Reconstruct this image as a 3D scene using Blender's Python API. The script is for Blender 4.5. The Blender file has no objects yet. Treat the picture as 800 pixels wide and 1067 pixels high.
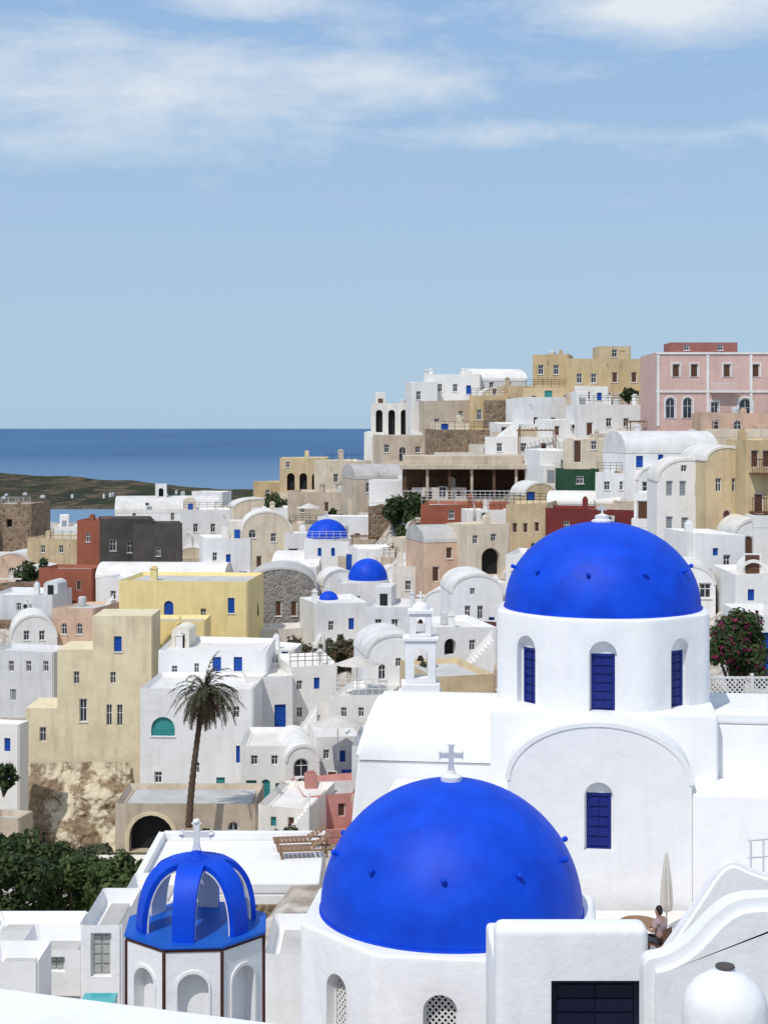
import bpy,bmesh,math,random
import numpy as np
from mathutils import Vector,Matrix,noise
random.seed(7)
F=1600.;CX=400.;HY=445.
S=bpy.context.scene;COL=S.collection
R=math.radians
def P(px,py,Y): return Vector(((px-CX)/F*Y,Y,-(py-HY)/F*Y))
# ------------------------------------------------------------------ materials
MT={}
def nodes(name):
    m=bpy.data.materials.new(name);m.use_nodes=True
    nt=m.node_tree;return m,nt,nt.nodes['Principled BSDF']
def N(nt,t,**k):
    n=nt.nodes.new(t)
    for a,b in k.items():
        if a.startswith('i_'): n.inputs[a[2:].replace('_',' ')].default_value=b
        else: setattr(n,a,b)
    return n
def L(nt,a,b): nt.links.new(a,b)
def mixc(nt,fac,a,b,mode='MIX'):
    n=nt.nodes.new('ShaderNodeMix');n.data_type='RGBA';n.blend_type=mode
    for s,v in ((0,fac),(6,a),(7,b)):
        if hasattr(v,'links') or hasattr(v,'is_linked'): nt.links.new(v,n.inputs[s])
        else: n.inputs[s].default_value=v if s==0 else (*v,1)
    return n.outputs[2]
def ramp(nt,src,a,b):
    n=nt.nodes.new('ShaderNodeMapRange');n.inputs[1].default_value=a;n.inputs[2].default_value=b
    nt.links.new(src,n.inputs[0]);return n.outputs[0]
def plaster(key,c,c2=None,rough=.85,stain=.25,bump=.25,vary=.12,scale=.6,fine=14,warm=.0):
    m,nt,b=nodes(key);c2=c2 or tuple(v*.80 for v in c)
    g=N(nt,'ShaderNodeNewGeometry')
    n1=N(nt,'ShaderNodeTexNoise');n1.inputs['Scale'].default_value=scale;n1.inputs['Detail'].default_value=8;n1.inputs['Roughness'].default_value=.62
    L(nt,g.outputs['Position'],n1.inputs['Vector'])
    col=mixc(nt,ramp(nt,n1.outputs[0],.42,.72),c,c2)
    mp=N(nt,'ShaderNodeMapping');mp.inputs['Scale'].default_value=(1.6,1.6,.18);L(nt,g.outputs['Position'],mp.inputs[0])
    n2=N(nt,'ShaderNodeTexNoise');n2.inputs['Scale'].default_value=1.3;n2.inputs['Detail'].default_value=6;L(nt,mp.outputs[0],n2.inputs['Vector'])
    f=N(nt,'ShaderNodeMath',operation='MULTIPLY');f.inputs[1].default_value=stain;L(nt,ramp(nt,n2.outputs[0],.5,.78),f.inputs[0])
    col=mixc(nt,f.outputs[0],col,tuple(v*.5*k for v,k in zip(c,(1,.94,.86))))
    oi=N(nt,'ShaderNodeObjectInfo');r=N(nt,'ShaderNodeMapRange');r.inputs[3].default_value=1-vary;r.inputs[4].default_value=1+vary*.3
    L(nt,oi.outputs['Random'],r.inputs[0])
    if warm:
        fr=N(nt,'ShaderNodeMath',operation='FRACT');ml=N(nt,'ShaderNodeMath',operation='MULTIPLY');ml.inputs[1].default_value=7.31;L(nt,oi.outputs['Random'],ml.inputs[0]);L(nt,ml.outputs[0],fr.inputs[0])
        m2=N(nt,'ShaderNodeMath',operation='MULTIPLY');m2.inputs[1].default_value=warm;L(nt,fr.outputs[0],m2.inputs[0])
        col=mixc(nt,m2.outputs[0],col,(c[0]*.98,c[1]*.91,c[2]*.78))
    hv=N(nt,'ShaderNodeHueSaturation');L(nt,r.outputs[0],hv.inputs['Value']);L(nt,col,hv.inputs['Color'])
    L(nt,hv.outputs[0],b.inputs['Base Color']);b.inputs['Roughness'].default_value=rough
    b.inputs['Specular IOR Level'].default_value=.25
    n3=N(nt,'ShaderNodeTexNoise');n3.inputs['Scale'].default_value=fine;n3.inputs['Detail'].default_value=4;L(nt,g.outputs['Position'],n3.inputs['Vector'])
    n4=N(nt,'ShaderNodeTexNoise');n4.inputs['Scale'].default_value=1.6;L(nt,g.outputs['Position'],n4.inputs['Vector'])
    ad=N(nt,'ShaderNodeMath',operation='MULTIPLY_ADD');ad.inputs[1].default_value=3.;L(nt,n4.outputs[0],ad.inputs[0]);L(nt,n3.outputs[0],ad.inputs[2])
    bp=N(nt,'ShaderNodeBump');bp.inputs['Strength'].default_value=bump;bp.inputs['Distance'].default_value=.05;L(nt,ad.outputs[0],bp.inputs['Height']);L(nt,bp.outputs[0],b.inputs['Normal'])
    MT[key]=m
def stone(key,c,c2,mortar,scale=2.2):
    m,nt,b=nodes(key);g=N(nt,'ShaderNodeNewGeometry')
    v=N(nt,'ShaderNodeTexVoronoi',feature='DISTANCE_TO_EDGE');v.inputs['Scale'].default_value=scale
    v2=N(nt,'ShaderNodeTexVoronoi');v2.inputs['Scale'].default_value=scale
    L(nt,g.outputs['Position'],v.inputs['Vector']);L(nt,g.outputs['Position'],v2.inputs['Vector'])
    sp=N(nt,'ShaderNodeSeparateColor');L(nt,v2.outputs['Color'],sp.inputs[0])
    col=mixc(nt,sp.outputs[0],c,c2)
    col=mixc(nt,ramp(nt,v.outputs[0],.08,.0),col,mortar)
    L(nt,col,b.inputs['Base Color']);b.inputs['Roughness'].default_value=.9
    bp=N(nt,'ShaderNodeBump');bp.inputs['Strength'].default_value=.6;bp.inputs['Distance'].default_value=.08
    L(nt,ramp(nt,v.outputs[0],0,.15),bp.inputs['Height']);L(nt,bp.outputs[0],b.inputs['Normal']);MT[key]=m
plaster('W',(.82,.81,.795),(.74,.725,.705),stain=.24,warm=.35,vary=.08)
plaster('WW',(.79,.75,.69),(.67,.63,.565),stain=.36,warm=.5)
plaster('WG',(.68,.68,.68),(.59,.59,.59),stain=.35)
plaster('WF',(.83,.822,.81),(.78,.772,.762),stain=.12,vary=0,bump=.2,scale=.9,fine=9)
plaster('roofW',(.78,.76,.73),(.60,.57,.53),stain=.2,warm=.45)
plaster('roofG',(.55,.53,.50),(.42,.40,.37))
plaster('CR',(.72,.62,.48),(.58,.48,.36),stain=.5);plaster('YE',(.82,.67,.32),(.74,.59,.28),stain=.3);plaster('YT',(.76,.66,.45),(.63,.53,.35),stain=.45)
plaster('TA',(.64,.51,.32),(.50,.38,.23),stain=.5);plaster('OC',(.60,.46,.26),(.48,.35,.19),stain=.45)
plaster('SA',(.64,.45,.33),(.50,.34,.25),stain=.45);plaster('PK',(.72,.49,.43),(.64,.43,.37),stain=.35)
plaster('RD',(.20,.035,.03),(.16,.03,.03));plaster('TE',(.34,.11,.065),(.26,.085,.05));plaster('DR',(.38,.15,.12),(.32,.12,.10))
plaster('CH',(.075,.066,.062),(.11,.095,.09));plaster('BE',(.60,.50,.39),(.46,.37,.27),stain=.55)
plaster('P2',(.54,.25,.22),(.44,.19,.17));plaster('GR',(.02,.07,.035),(.03,.09,.05))
plaster('trimW',(.80,.78,.75),vary=0);plaster('brown',(.13,.075,.045),(.09,.05,.03))
plaster('redtrim',(.09,.03,.025),(.06,.025,.02),vary=0)
stone('ST',(.18,.16,.14),(.30,.27,.24),(.36,.34,.31));stone('SB',(.16,.10,.06),(.28,.19,.12),(.33,.27,.2),1.6)
def paint(key,c,rough=.45,c2=None,spec=.4,bump=.05,coat=0,scale=3):
    m,nt,b=nodes(key);g=N(nt,'ShaderNodeNewGeometry')
    n=N(nt,'ShaderNodeTexNoise');n.inputs['Scale'].default_value=scale;n.inputs['Detail'].default_value=6;L(nt,g.outputs['Position'],n.inputs['Vector'])
    L(nt,mixc(nt,ramp(nt,n.outputs[0],.35,.7),c,c2 or tuple(v*.85 for v in c)),b.inputs['Base Color'])
    b.inputs['Roughness'].default_value=rough;b.inputs['Specular IOR Level'].default_value=spec
    if bump:
        bp=N(nt,'ShaderNodeBump');bp.inputs['Strength'].default_value=bump;bp.inputs['Distance'].default_value=.1;L(nt,n.outputs[0],bp.inputs['Height']);L(nt,bp.outputs[0],b.inputs['Normal'])
    MT[key]=m
paint('dome',(.001,.066,.64),.55,(.001,.046,.50),.22,.25,scale=1.6)
paint('blue',(.006,.08,.42),.5);paint('navy',(.004,.016,.18),.5);paint('teal',(.04,.29,.28),.5);paint('shade_navy',(.004,.006,.03),.4)
paint('cap',(.003,.10,.50),.5);paint('wood',(.12,.05,.025),.6);paint('woodl',(.27,.15,.075),.6)
paint('grey',(.30,.33,.36),.6);paint('sage',(.42,.43,.40),.6);paint('black',(.012,.012,.014),.8)
paint('metalW',(.7,.7,.7),.4);paint('glass',(.025,.032,.042),.12,spec=.6,bump=0)
paint('canvas',(.62,.58,.52),.9);paint('stonecross',(.55,.56,.56),.8);paint('tank',(.55,.55,.53),.5)
paint('skin',(.36,.21,.15),.6);paint('shirt',(.38,.28,.29),.9);paint('hair',(.012,.009,.008),.6);paint('trousers',(.05,.05,.07),.9)
def foliage(key,c,c2,c3=None):
    m,nt,b=nodes(key);g=N(nt,'ShaderNodeNewGeometry')
    n=N(nt,'ShaderNodeTexNoise');n.inputs['Scale'].default_value=1.2;n.inputs['Detail'].default_value=3;L(nt,g.outputs['Position'],n.inputs['Vector'])
    col=mixc(nt,ramp(nt,n.outputs[0],.35,.65),c,c2)
    col=mixc(nt,ramp(nt,g.outputs['Random Per Island'],.0,1.),col,tuple(v*.5 for v in c))
    if c3: col=mixc(nt,ramp(nt,g.outputs['Random Per Island'],.88,.90),col,c3)
    L(nt,col,b.inputs['Base Color']);b.inputs['Roughness'].default_value=.6;b.inputs['Specular IOR Level'].default_value=.2
    tr=N(nt,'ShaderNodeBsdfTranslucent');L(nt,col,tr.inputs[0]);mx=N(nt,'ShaderNodeMixShader');mx.inputs[0].default_value=.3
    L(nt,b.outputs[0],mx.inputs[1]);L(nt,tr.outputs[0],mx.inputs[2]);L(nt,mx.outputs[0],nt.nodes['Material Output'].inputs[0]);MT[key]=m
foliage('leaf',(.085,.13,.038),(.14,.19,.06));foliage('leafd',(.055,.090,.032),(.10,.135,.045));foliage('olive',(.12,.135,.07),(.17,.17,.09))
foliage('bougain',(.055,.10,.03),(.09,.135,.045),(.30,.02,.10));foliage('palm',(.075,.08,.035),(.12,.11,.05));foliage('deadpalm',(.17,.12,.07),(.12,.085,.05))
foliage('dry',(.16,.12,.065),(.11,.095,.05))
paint('bark',(.13,.09,.065),.9,(.07,.05,.035),.1,.6,scale=6)
# ------------------------------------------------------------------ objects
def obj(name,bm,m,parent=None,sharp=20):
    me=bpy.data.meshes.new(name)
    if isinstance(bm,tuple): me.from_pydata(*bm)
    else:
        bmesh.ops.recalc_face_normals(bm,faces=bm.faces[:]);bm.to_mesh(me);bm.free()
    o=bpy.data.objects.new(name,me);COL.objects.link(o)
    me.materials.append(MT[m])
    if sharp: smooth(me,sharp)
    if parent: o.parent=parent
    return o
def smooth(me,a):
    me.polygons.foreach_set('use_smooth',[True]*len(me.polygons));me.set_sharp_from_angle(angle=R(a))
def tag(o,label,cat,group=None,kind=None):
    if label:o['label']=label
    if cat:o['category']=cat
    if group:o['group']=group
    if kind:o['kind']=kind
    return o
def thing(name,label,cat,loc,rz=0,group=None):
    o=bpy.data.objects.new(name,None);COL.objects.link(o);o.empty_display_size=.3
    o.location=loc;o.rotation_euler=(0,0,rz);return tag(o,label,cat,group)
def BM(): return bmesh.new()
def box(bm,x0,x1,y0,y1,z0,z1,M=None,bev=0,seg=2):
    vs=[bm.verts.new((x,y,z)) for z in (z0,z1) for y in (y0,y1) for x in (x0,x1)]
    fs=[bm.faces.new([vs[i] for i in q]) for q in ((0,2,3,1),(4,5,7,6),(0,1,5,4),(2,6,7,3),(0,4,6,2),(1,3,7,5))]
    bm.normal_update()
    if bev:
        es={e for f in fs for e in f.edges};r=bmesh.ops.bevel(bm,geom=list(es),offset=bev,segments=seg,affect='EDGES',profile=.5)
        if M: bmesh.ops.transform(bm,matrix=M,verts=r['verts'])
        return fs
    if M:
        bmesh.ops.transform(bm,matrix=M,verts=vs)
    return fs
def prism(bm,pts,y0,y1,M=None):
    a=[bm.verts.new((x,y0,z)) for x,z in pts];b=[bm.verts.new((x,y1,z)) for x,z in pts];n=len(pts)
    bm.faces.new(a);bm.faces.new(b[::-1])
    for i in range(n): bm.faces.new((a[i],b[i],b[(i+1)%n],a[(i+1)%n]))
    if M: bmesh.ops.transform(bm,matrix=M,verts=a+b)
    return a+b
def ring(bm,o,i,y0,y1,M=None):
    n=len(o);A=[[bm.verts.new((x,y,z)) for x,z in q] for q in (o,i) for y in (y0,y1)]
    o0,o1,i0,i1=A
    for k in range(n):
        j=(k+1)%n
        for p,q in ((o0,o1),(i1,i0),(i0,o0),(o1,i1)): bm.faces.new((p[k],q[k],q[j],p[j]))
    if M: bmesh.ops.transform(bm,matrix=M,verts=sum(A,[]))
def lathe(bm,prof,n=32,M=None,rot=0):
    rows=[];vs=[]
    for r,z in prof:
        if r<1e-5: rows.append([bm.verts.new((0,0,z))])
        else: rows.append([bm.verts.new((r*math.cos(2*math.pi*i/n+rot),r*math.sin(2*math.pi*i/n+rot),z)) for i in range(n)])
    for a,b in zip(rows,rows[1:]):
        for i in range(n):
            j=(i+1)%n
            if len(a)==1 and len(b)==1: continue
            if len(a)==1: bm.faces.new((a[0],b[i],b[j]))
            elif len(b)==1: bm.faces.new((a[i],a[j],b[0]))
            else: bm.faces.new((a[i],a[j],b[j],b[i]))
    if len(rows[0])>1: bm.faces.new(rows[0][::-1])
    if len(rows[-1])>1: bm.faces.new(rows[-1])
    vs=sum(rows,[])
    if M: bmesh.ops.transform(bm,matrix=M,verts=vs)
    bm.normal_update()
    return vs
def tube(bm,p0,p1,r,n=6,r1=None):
    p0=Vector(p0);p1=Vector(p1);d=p1-p0
    M=Matrix.Translation(p0)@d.to_track_quat('Z','Y').to_matrix().to_4x4()
    lathe(bm,[(r,0),(r if r1 is None else r1,d.length)],n,M)
def T(x,y,z): return Matrix.Translation((x,y,z))
def RZ(a): return Matrix.Rotation(a,4,'Z')
def outline(w,h,arch,n=10):
    if not arch: return [(-w/2,0),(w/2,0),(w/2,h),(-w/2,h)]
    r=w/2;hs=max(h-r,h*.3);rz=h-hs
    return [(-r,0),(r,0)]+[(r*math.cos(math.pi*i/n),hs+rz*math.sin(math.pi*i/n)) for i in range(n+1)]
CUTS=[]
PM={'d':'glass','b':'blue','n':'navy','t':'teal','w':'wood','g':'grey','k':'black','s':'sage','r':'RD','x':'shade_navy'}
def opening(root,cut,M,w,h,code,frame='trimW',rec=.22,rootwall=None):
    """cut an opening (local x across, y into wall, z up from the sill), fill it with frame and leaf"""
    arch=code[0] in 'aA';door=code[0] in 'RA';c=code[1]
    if c=='k': rec=.7
    prism(cut,outline(w,h,arch),-.4,rec,M)
    nm='door' if door else 'window'
    f=min(.09,w*.12)
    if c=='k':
        b=BM();prism(b,outline(w-.01,h-.01,arch),rec-.04,rec+.02,M);o=obj('doorway_shade_sheet' if door else 'opening_shade_sheet',b,'black',root);p=o  # black sheet at the recess back, interior shade put in as colour
    else:
        b=BM();ring(b,outline(w+.004,h+.002,arch),[(x*(w-2*f)/w,f*.6+z*(h-1.6*f)/h) for x,z in outline(w,h,arch)],rec-.10,rec+.01,M)
        if c=='d' and w>.3:
            box(b,-.02,.02,rec-.085,rec-.03,f*.5,h-(f if not arch else f*1.2),M);box(b,-w/2+f*.5,w/2-f*.5,rec-.083,rec-.032,h*.58,h*.58+.04,M)
        fr=obj(nm,b,frame if c in 'dk' else ({'b':'blue','n':'navy','t':'teal','x':'shade_navy'}.get(c,frame)),root)
        b=BM()
        if c in 'd': prism(b,[(x*.97,z*.99+.01) for x,z in outline(w,h,arch)],rec-.06,rec-.035,M);obj('pane',b,'glass',fr)
        else:
            g=.012;ol=outline(w-f*1.2,h-f,arch)
            prism(b,ol,rec-.055,rec-.03,M)
            nb=max(3,int((h-2*f)/.22))
            for sx in (-1,1):
                xa,xb=sorted((sx*g,sx*(w/2-f*1.1)))
                hh=(h-(w/2 if arch else f*1.1))
                for i in range(nb):
                    z0=f+(hh-f)*i/nb;z1=f+(hh-f)*(i+.82)/nb
                    box(b,xa,xb,rec-.085,rec-.05,z0,z1,M)
            obj('door_leaf' if door else 'shutter',b,PM[c],fr)
        p=fr
    if 'm' in code:
        b=BM();t=max(.12,w*.16);ring(b,[(x*(w+2*t)/w,z*(h+t)/h) for x,z in outline(w,h,arch)],[(x*1.02,z*1.01) for x,z in outline(w,h,arch)],-.06,.05,M)
        obj('surround',b,'trimW',p)
    elif not door and c!='k' and w>.5:
        b=BM();box(b,-w/2-.06,w/2+.06,-.07,.06,-.07,-.003,M);obj('sill',b,frame,p)
def cutwall(wall,cut):
    if not cut.verts: cut.free();return
    bmesh.ops.recalc_face_normals(cut,faces=cut.faces[:])
    me=bpy.data.meshes.new('cutter');cut.to_mesh(me);cut.free();me.materials.append(wall.data.materials[0])
    o=bpy.data.objects.new('cutter',me);COL.objects.link(o);o.parent=wall.parent
    md=wall.modifiers.new('b','BOOLEAN');md.operation='DIFFERENCE';md.solver='EXACT';md.object=o
    CUTS.append((wall,o))
# depth of the hillside by picture position
DA=np.array([(0,580,230),(0,660,170),(0,735,135),(0,840,108),(100,545,260),(100,600,200),(90,640,170),(100,700,135),(90,800,112),(200,540,265),(200,600,195),(200,680,135),(200,850,95),
(300,510,230),(300,600,165),(290,655,145),(300,720,122),(300,830,96),(330,870,85),(400,480,205),(400,520,180),(400,600,148),(400,670,126),(400,740,108),(400,820,92),
(500,440,190),(500,480,178),(500,545,152),(500,610,132),(500,680,112),(500,720,100),(600,410,185),(600,450,172),(600,530,145),(600,600,125),
(700,440,158),(700,500,140),(700,575,112),(760,630,92),(800,440,150),(800,550,115),(800,640,85)],float)
def D(px,py):
    w=1/(((DA[:,0]-px)*.6)**2+((DA[:,1]-py)*1.3)**2+30)**1.6
    return float((w*DA[:,2]).sum()/w.sum())
ANCH=[];LAST=[0,0,0]
GW="whitewashed houses on the hillside";GC="coloured houses on the hillside"
def H(label,x0,x1,yt,yb,m='W',rot=None,d=6,roof='flat',Y=None,wins=(),dn=3,rise=None,prof=None,ch=(),dome=None,name='house',cat='house',cor=(),par=.35,rm=None,ov=.05,auto=True):
    rg=random.Random(label)
    Y=Y or D((x0+x1)/2,yb)
    if rot is None:
        rot=0 if (Y<70 or roof=='prof' or x1>800 or dome) else rg.choice((-1,1))*rg.uniform(4,17)*min(1,7/((x1-x0)/F*Y))
    if wins=='auto':
        wins=[];n=max(1,int((x1-x0)/14));st=(x1-x0)/n
        rows_=max(1,int((yb-yt)*Y/F/3.))
        for j in range(rows_):
            for i in range(n):
                if rg.random()<.72:
                    cx_=x0+st*(i+.5)+rg.uniform(-2,2);base=yt+(yb-yt)*(j+1)/rows_;q=rg.random()
                    if q<.3 and j==rows_-1: wins.append((cx_,base-.95*F/Y-2,rg.uniform(.8,1.2)*F/Y,1.95*F/Y,rg.choice(('Rw','Rb','Rg','Ad','Rd'))))
                    elif q<.42: wins.append((cx_,base-1.3*F/Y-2,rg.uniform(.9,1.5)*F/Y,1.9*F/Y,'Ak' if q<.35 else 'ad'))
                    else: wins.append((cx_,base-rg.uniform(1.4,1.8)*F/Y-2,rg.uniform(.5,.9)*F/Y,rg.uniform(.7,1.3)*F/Y,rg.choice(('rd','rd','rb','rw','rg'))))
    t=R(rot);c,s=math.cos(t),math.sin(t)
    k0=(x0-CX)/F;k1=(x1-CX)/F;X0=k0*Y;w=(k1*Y-X0)/(c-k1*s)
    zb=-(yb-HY)/F*Y;h=(yb-yt)/F*Y
    loc=Vector((X0+c*w/2,Y+s*w/2,zb));n=Vector((-s,c,0));u=Vector((c,s,0))
    root=thing(name,label,cat,loc,t,GW if m in('W','WW','WG') else GC)
    for q in (0,.5,1):
        for e in (-.4,0,.4):
            p=loc+n*d*q+u*w*e;ANCH.append((p.x,p.y,zb))
    rm=rm or ('roofW' if m in ('W','WW','WG') else 'roofG')
    LAST[:]=[w,d,h]
    b=BM();cut=BM()
    if roof=='flat':
        fs=box(b,-w/2,w/2,0,d,-dn,h)
        if Y>75 and auto:
            for v in fs[1].verts: v.co.z+=rg.uniform(-.14,.14);v.co.x+=rg.uniform(-.12,.12)*(1 if w>2.5 else .3)
        pt=min(.28,w*.1)
        b.normal_update();bmesh.ops.inset_region(b,faces=[fs[1]],thickness=pt,use_even_offset=True)
        for v in fs[1].verts: v.co.z=h-par-.12
        b.normal_update()
        bmesh.ops.bevel(b,geom=b.edges[:],offset=.09 if w>2.5 else .05,segments=3,affect='EDGES')
        wall=obj('wall',b,m,root)
        b=BM();box(b,-w/2+pt+.16,w/2-pt-.16,pt+.12,d-pt-.12,h-par-.15,h-par-.03);rf=obj('roof',b,rm,root)
    elif roof=='vd':
        r=min(rise or w/2,w/2);hs=h-r;k=14
        arc=[(w/2*math.cos(math.pi*i/k),hs+r*math.sin(math.pi*i/k)) for i in range(k+1)]
        prism(b,[(-w/2,-dn),(w/2,-dn)]+arc,0,d);wall=obj('wall',b,m,root)
        b=BM();o2=[((w/2+.06)*math.cos(math.pi*i/k),hs-.02+(r+.09)*math.sin(math.pi*i/k)) for i in range(k+1)]
        i2=[((w/2-.1)*math.cos(math.pi*i/k),hs-.02+(r-.1)*math.sin(math.pi*i/k)) for i in range(k+1)]
        prism(b,o2+i2[::-1],-ov,d+ov);rf=obj('roof',b,rm if m in('W','WW','WG') else ('roofW' if rm=='roofG' and m!='ST' else rm),root)
    elif roof=='vw':
        r=min(rise or d/2,h*.5);hs=h-r;k=14
        box(b,-w/2,w/2,0,d,-dn,hs,bev=.05);wall=obj('wall',b,m,root)
        b=BM()
        prism(b,[(d/2+(d/2+.04)*math.cos(math.pi*i/k),hs-.06+(r+.06)*math.sin(math.pi*i/k)) for i in range(k+1)],-w/2-.04,w/2+.04,Matrix(((0,-1,0,0),(1,0,0,0),(0,0,1,0),(0,0,0,1))))
        rf=obj('roof',b,rm,root)
    elif roof=='prof':
        pts=[((px-CX)/F*Y-X0-w/2,-(py-yb)/F*Y) for px,py in prof]
        prism(b,[(-w/2,-dn),(w/2,-dn)]+pts[::-1],0,d);wall=obj('wall',b,m,root);rf=wall
    def hit(px,py,face):
        r=Vector(((px-CX)/F,1,-(py-HY)/F))
        if face=='f': a=n.dot(loc)/n.dot(r)
        else:
            q=w/2*(1 if face=='r' else -1);a=(u.dot(loc)+q)/u.dot(r)
        p=r*a-loc;return u.dot(p),n.dot(p),p.z,a
    used=[]
    for wd in wins:
        px,py,ww,hh,code=wd[:5];face=wd[5] if len(wd)>5 else 'f'
        lx,ly,lz,a=hit(px,py,face);W_=ww/F*a;Hh=hh/F*a
        if face=='f':
            if abs(lx)+W_/2>w/2-.22: lx=math.copysign(max(0,w/2-.25-W_/2),lx)
            bx=(lx-W_/2-.1,lx+W_/2+.1,lz-Hh/2-.1,lz+Hh/2+.1)
            if any(bx[0]<q[1] and q[0]<bx[1] and bx[2]<q[3] and q[2]<bx[3] for q in used): continue
            used.append(bx)
            M=T(lx,0,lz-Hh/2)
        elif face=='r': M=T(w/2,ly,lz-Hh/2)@RZ(math.pi/2);W_/=max(.3,abs(s))
        else: M=T(-w/2,ly,lz-Hh/2)@RZ(-math.pi/2);W_/=max(.3,abs(s))
        opening(root,cut,M,W_,Hh,code)
    cutwall(wall,cut)
    for q in ch:
        px,py,wp=q[:3];lx,ly,lz,a=hit(px,py,'f');hw=wp/F*Y/2;yy=q[3] if len(q)>3 else d*.45
        b=BM();zt=lz*(1+yy/Y)-0
        box(b,lx-hw,lx+hw,yy-hw,yy+hw,max(0,h-1.2),zt-.12,bev=.03);box(b,lx-hw*1.25,lx+hw*1.25,yy-hw*1.25,yy+hw*1.25,zt-.12,zt-.04);box(b,lx-hw*.7,lx+hw*.7,yy-hw*.7,yy+hw*.7,zt-.04,zt+.12)
        obj('chimney',b,m,rf if rf is not wall else root)
    for py in cor:
        lz=-(py-yb)/F*Y;b=BM();box(b,-w/2-.1,w/2+.1,-.12,-.003,lz-.1,lz+.1);obj('cornice',b,'trimW',root)
    if auto and Y>75:
        if roof=='flat' and not ch and rg.random()<.6:
            lx=rg.uniform(-.35,.35)*w;yy=rg.uniform(.3,.7)*d;hw=rg.uniform(.2,.34);b=BM();z0=h-par-.1;zt=h+rg.uniform(.3,.9)
            box(b,lx-hw,lx+hw,yy-hw,yy+hw,z0,zt,bev=.05);box(b,lx-hw*.6,lx+hw*.6,yy-hw*.6,yy+hw*.6,zt,zt+.14);obj('chimney',b,m,rf)
        if roof=='flat' and w>4 and rg.random()<.3:
            lx=rg.uniform(-.3,.3)*w;yy=d*.7;b=BM();lathe(b,[(.38,h-par),(.4,h-par+.05),(.4,h+.45),(.3,h+.55),(0,h+.58)],14,T(lx,yy,0));obj('water_tank',b,'tank',rf)
        if roof=='flat' and w>4.5 and m in ('W','WW','WG','CR','BE') and rg.random()<.4:
            # small vaulted or cubic stair room on the roof
            ww=rg.uniform(1.1,1.7);lx=rg.choice((-1,1))*(w/2-ww/2-.5);hh=rg.uniform(1.,1.7);b=BM()
            if rg.random()<.5: prism(b,[(lx-ww/2,h-par-.1),(lx+ww/2,h-par-.1)]+[(lx+ww/2*math.cos(math.pi*i/10),h+hh*.55+ww*.32*math.sin(math.pi*i/10)) for i in range(11)],d*.45,d-.4)
            else: box(b,lx-ww/2,lx+ww/2,d*.45,d-.4,h-par-.1,h+hh,bev=.07)
            rr=obj('stair_room',b,m if rg.random()<.6 else rg.choice(('W','CR','WW')),rf)
            b=BM();box(b,lx-.32,lx+.32,d*.45-.04,d*.45-.003,h-par-.02,h+.62);obj('door',b,rg.choice(('wood','blue','grey','black')),rr)
        if roof=='flat' and w>3.5 and rg.random()<.3:
            # thin metal railing along the roof front
            b=BM()
            for z in (.3,.6,.85): box(b,-w/2+.15,w/2-.15,.13,.16,h+z,h+z+.035)
            for i in range(7): x=-w/2+.17+(w-.38)*i/6;box(b,x,x+.04,.12,.17,h-.15,h+.9)
            obj('railing',b,rg.choice(('metalW','black','wood')),rf)
        if rg.random()<.5 and w>2.5:
            b=BM();lx=rg.uniform(-.4,.4)*w;z=h-rg.uniform(.5,.8)
            if not any(q[0]-.3<lx<q[1]+.3 for q in used): tube(b,(lx,.1,z),(lx,-.35,z-.05),.05,8);obj('water_spout',b,m,root)
            else: b.free()
        if rg.random()<.35 and w>3 and h>2:
            lx=rg.uniform(-.4,.4)*w;z=rg.uniform(.4,.75)*h
            if not any(q[0]-.45<lx<q[1]+.45 for q in used):
                b=BM();box(b,lx-.38,lx+.38,-.34,-.003,z,z+.5,bev=.03);ac=obj('air_conditioner',b,'tank',root);b=BM();lathe(b,[(.2,0),(.2,.02)],14,T(lx-.1,-.35,z+.25)@Matrix.Rotation(math.pi/2,4,'X'));obj('fan_grille',b,'black',ac)
        if rg.random()<.25:
            dq=[q for q in used if q[2]<.25]
            if dq:
                q=dq[0];b=BM();za=q[3]+.1;vs=[b.verts.new(v) for v in ((q[0]-.3,-.003,za+.35),(q[1]+.3,-.003,za+.35),(q[1]+.3,-1.1,za-.05),(q[0]-.3,-1.1,za-.05),(q[0]-.3,-.003,za+.31),(q[1]+.3,-.003,za+.31),(q[1]+.3,-1.1,za-.09),(q[0]-.3,-1.1,za-.09))]
                for f in ((0,1,2,3),(7,6,5,4),(0,4,5,1),(1,5,6,2),(2,6,7,3),(3,7,4,0)): b.faces.new([vs[i] for i in f])
                obj('awning',b,rg.choice(('canvas','wood','woodl')),root)
        if roof in('flat','vw') and w>3.2 and h>2.2 and m!='CH':
            # lower annex in front where the facade is blank
            for sd_ in rg.sample((-1,1),2):
                aw=rg.uniform(.28,.42)*w;xa=sd_*(w/2-aw/2)
                if any(q[0]<xa+aw/2+.05 and q[1]>xa-aw/2-.05 for q in used) or rg.random()>.6: continue
                ah=h*rg.uniform(.45,.72);ad_=rg.uniform(.9,2.);b=BM();tm=m if rg.random()<.6 else rg.choice(('W','WW','CR'))
                if rg.random()<.5: prism(b,[(xa-aw/2,-dn),(xa+aw/2,-dn)]+[(xa+aw/2*math.cos(math.pi*i/12),ah-aw*.25+aw*.25*math.sin(math.pi*i/12)) for i in range(13)],-ad_,-.004)
                else: box(b,xa-aw/2,xa+aw/2,-ad_,-.004,-dn,ah,bev=.08)
                an=obj('annex',b,tm,root)
                b=BM();dh=min(1.9,ah*.72);dx=rg.uniform(-.15,.15)*aw;box(b,xa+dx-.38,xa+dx+.38,-ad_-.035,-ad_-.003,0,dh);obj('door',b,rg.choice(('wood','blue','grey','black','teal','navy')),an);break
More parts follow.
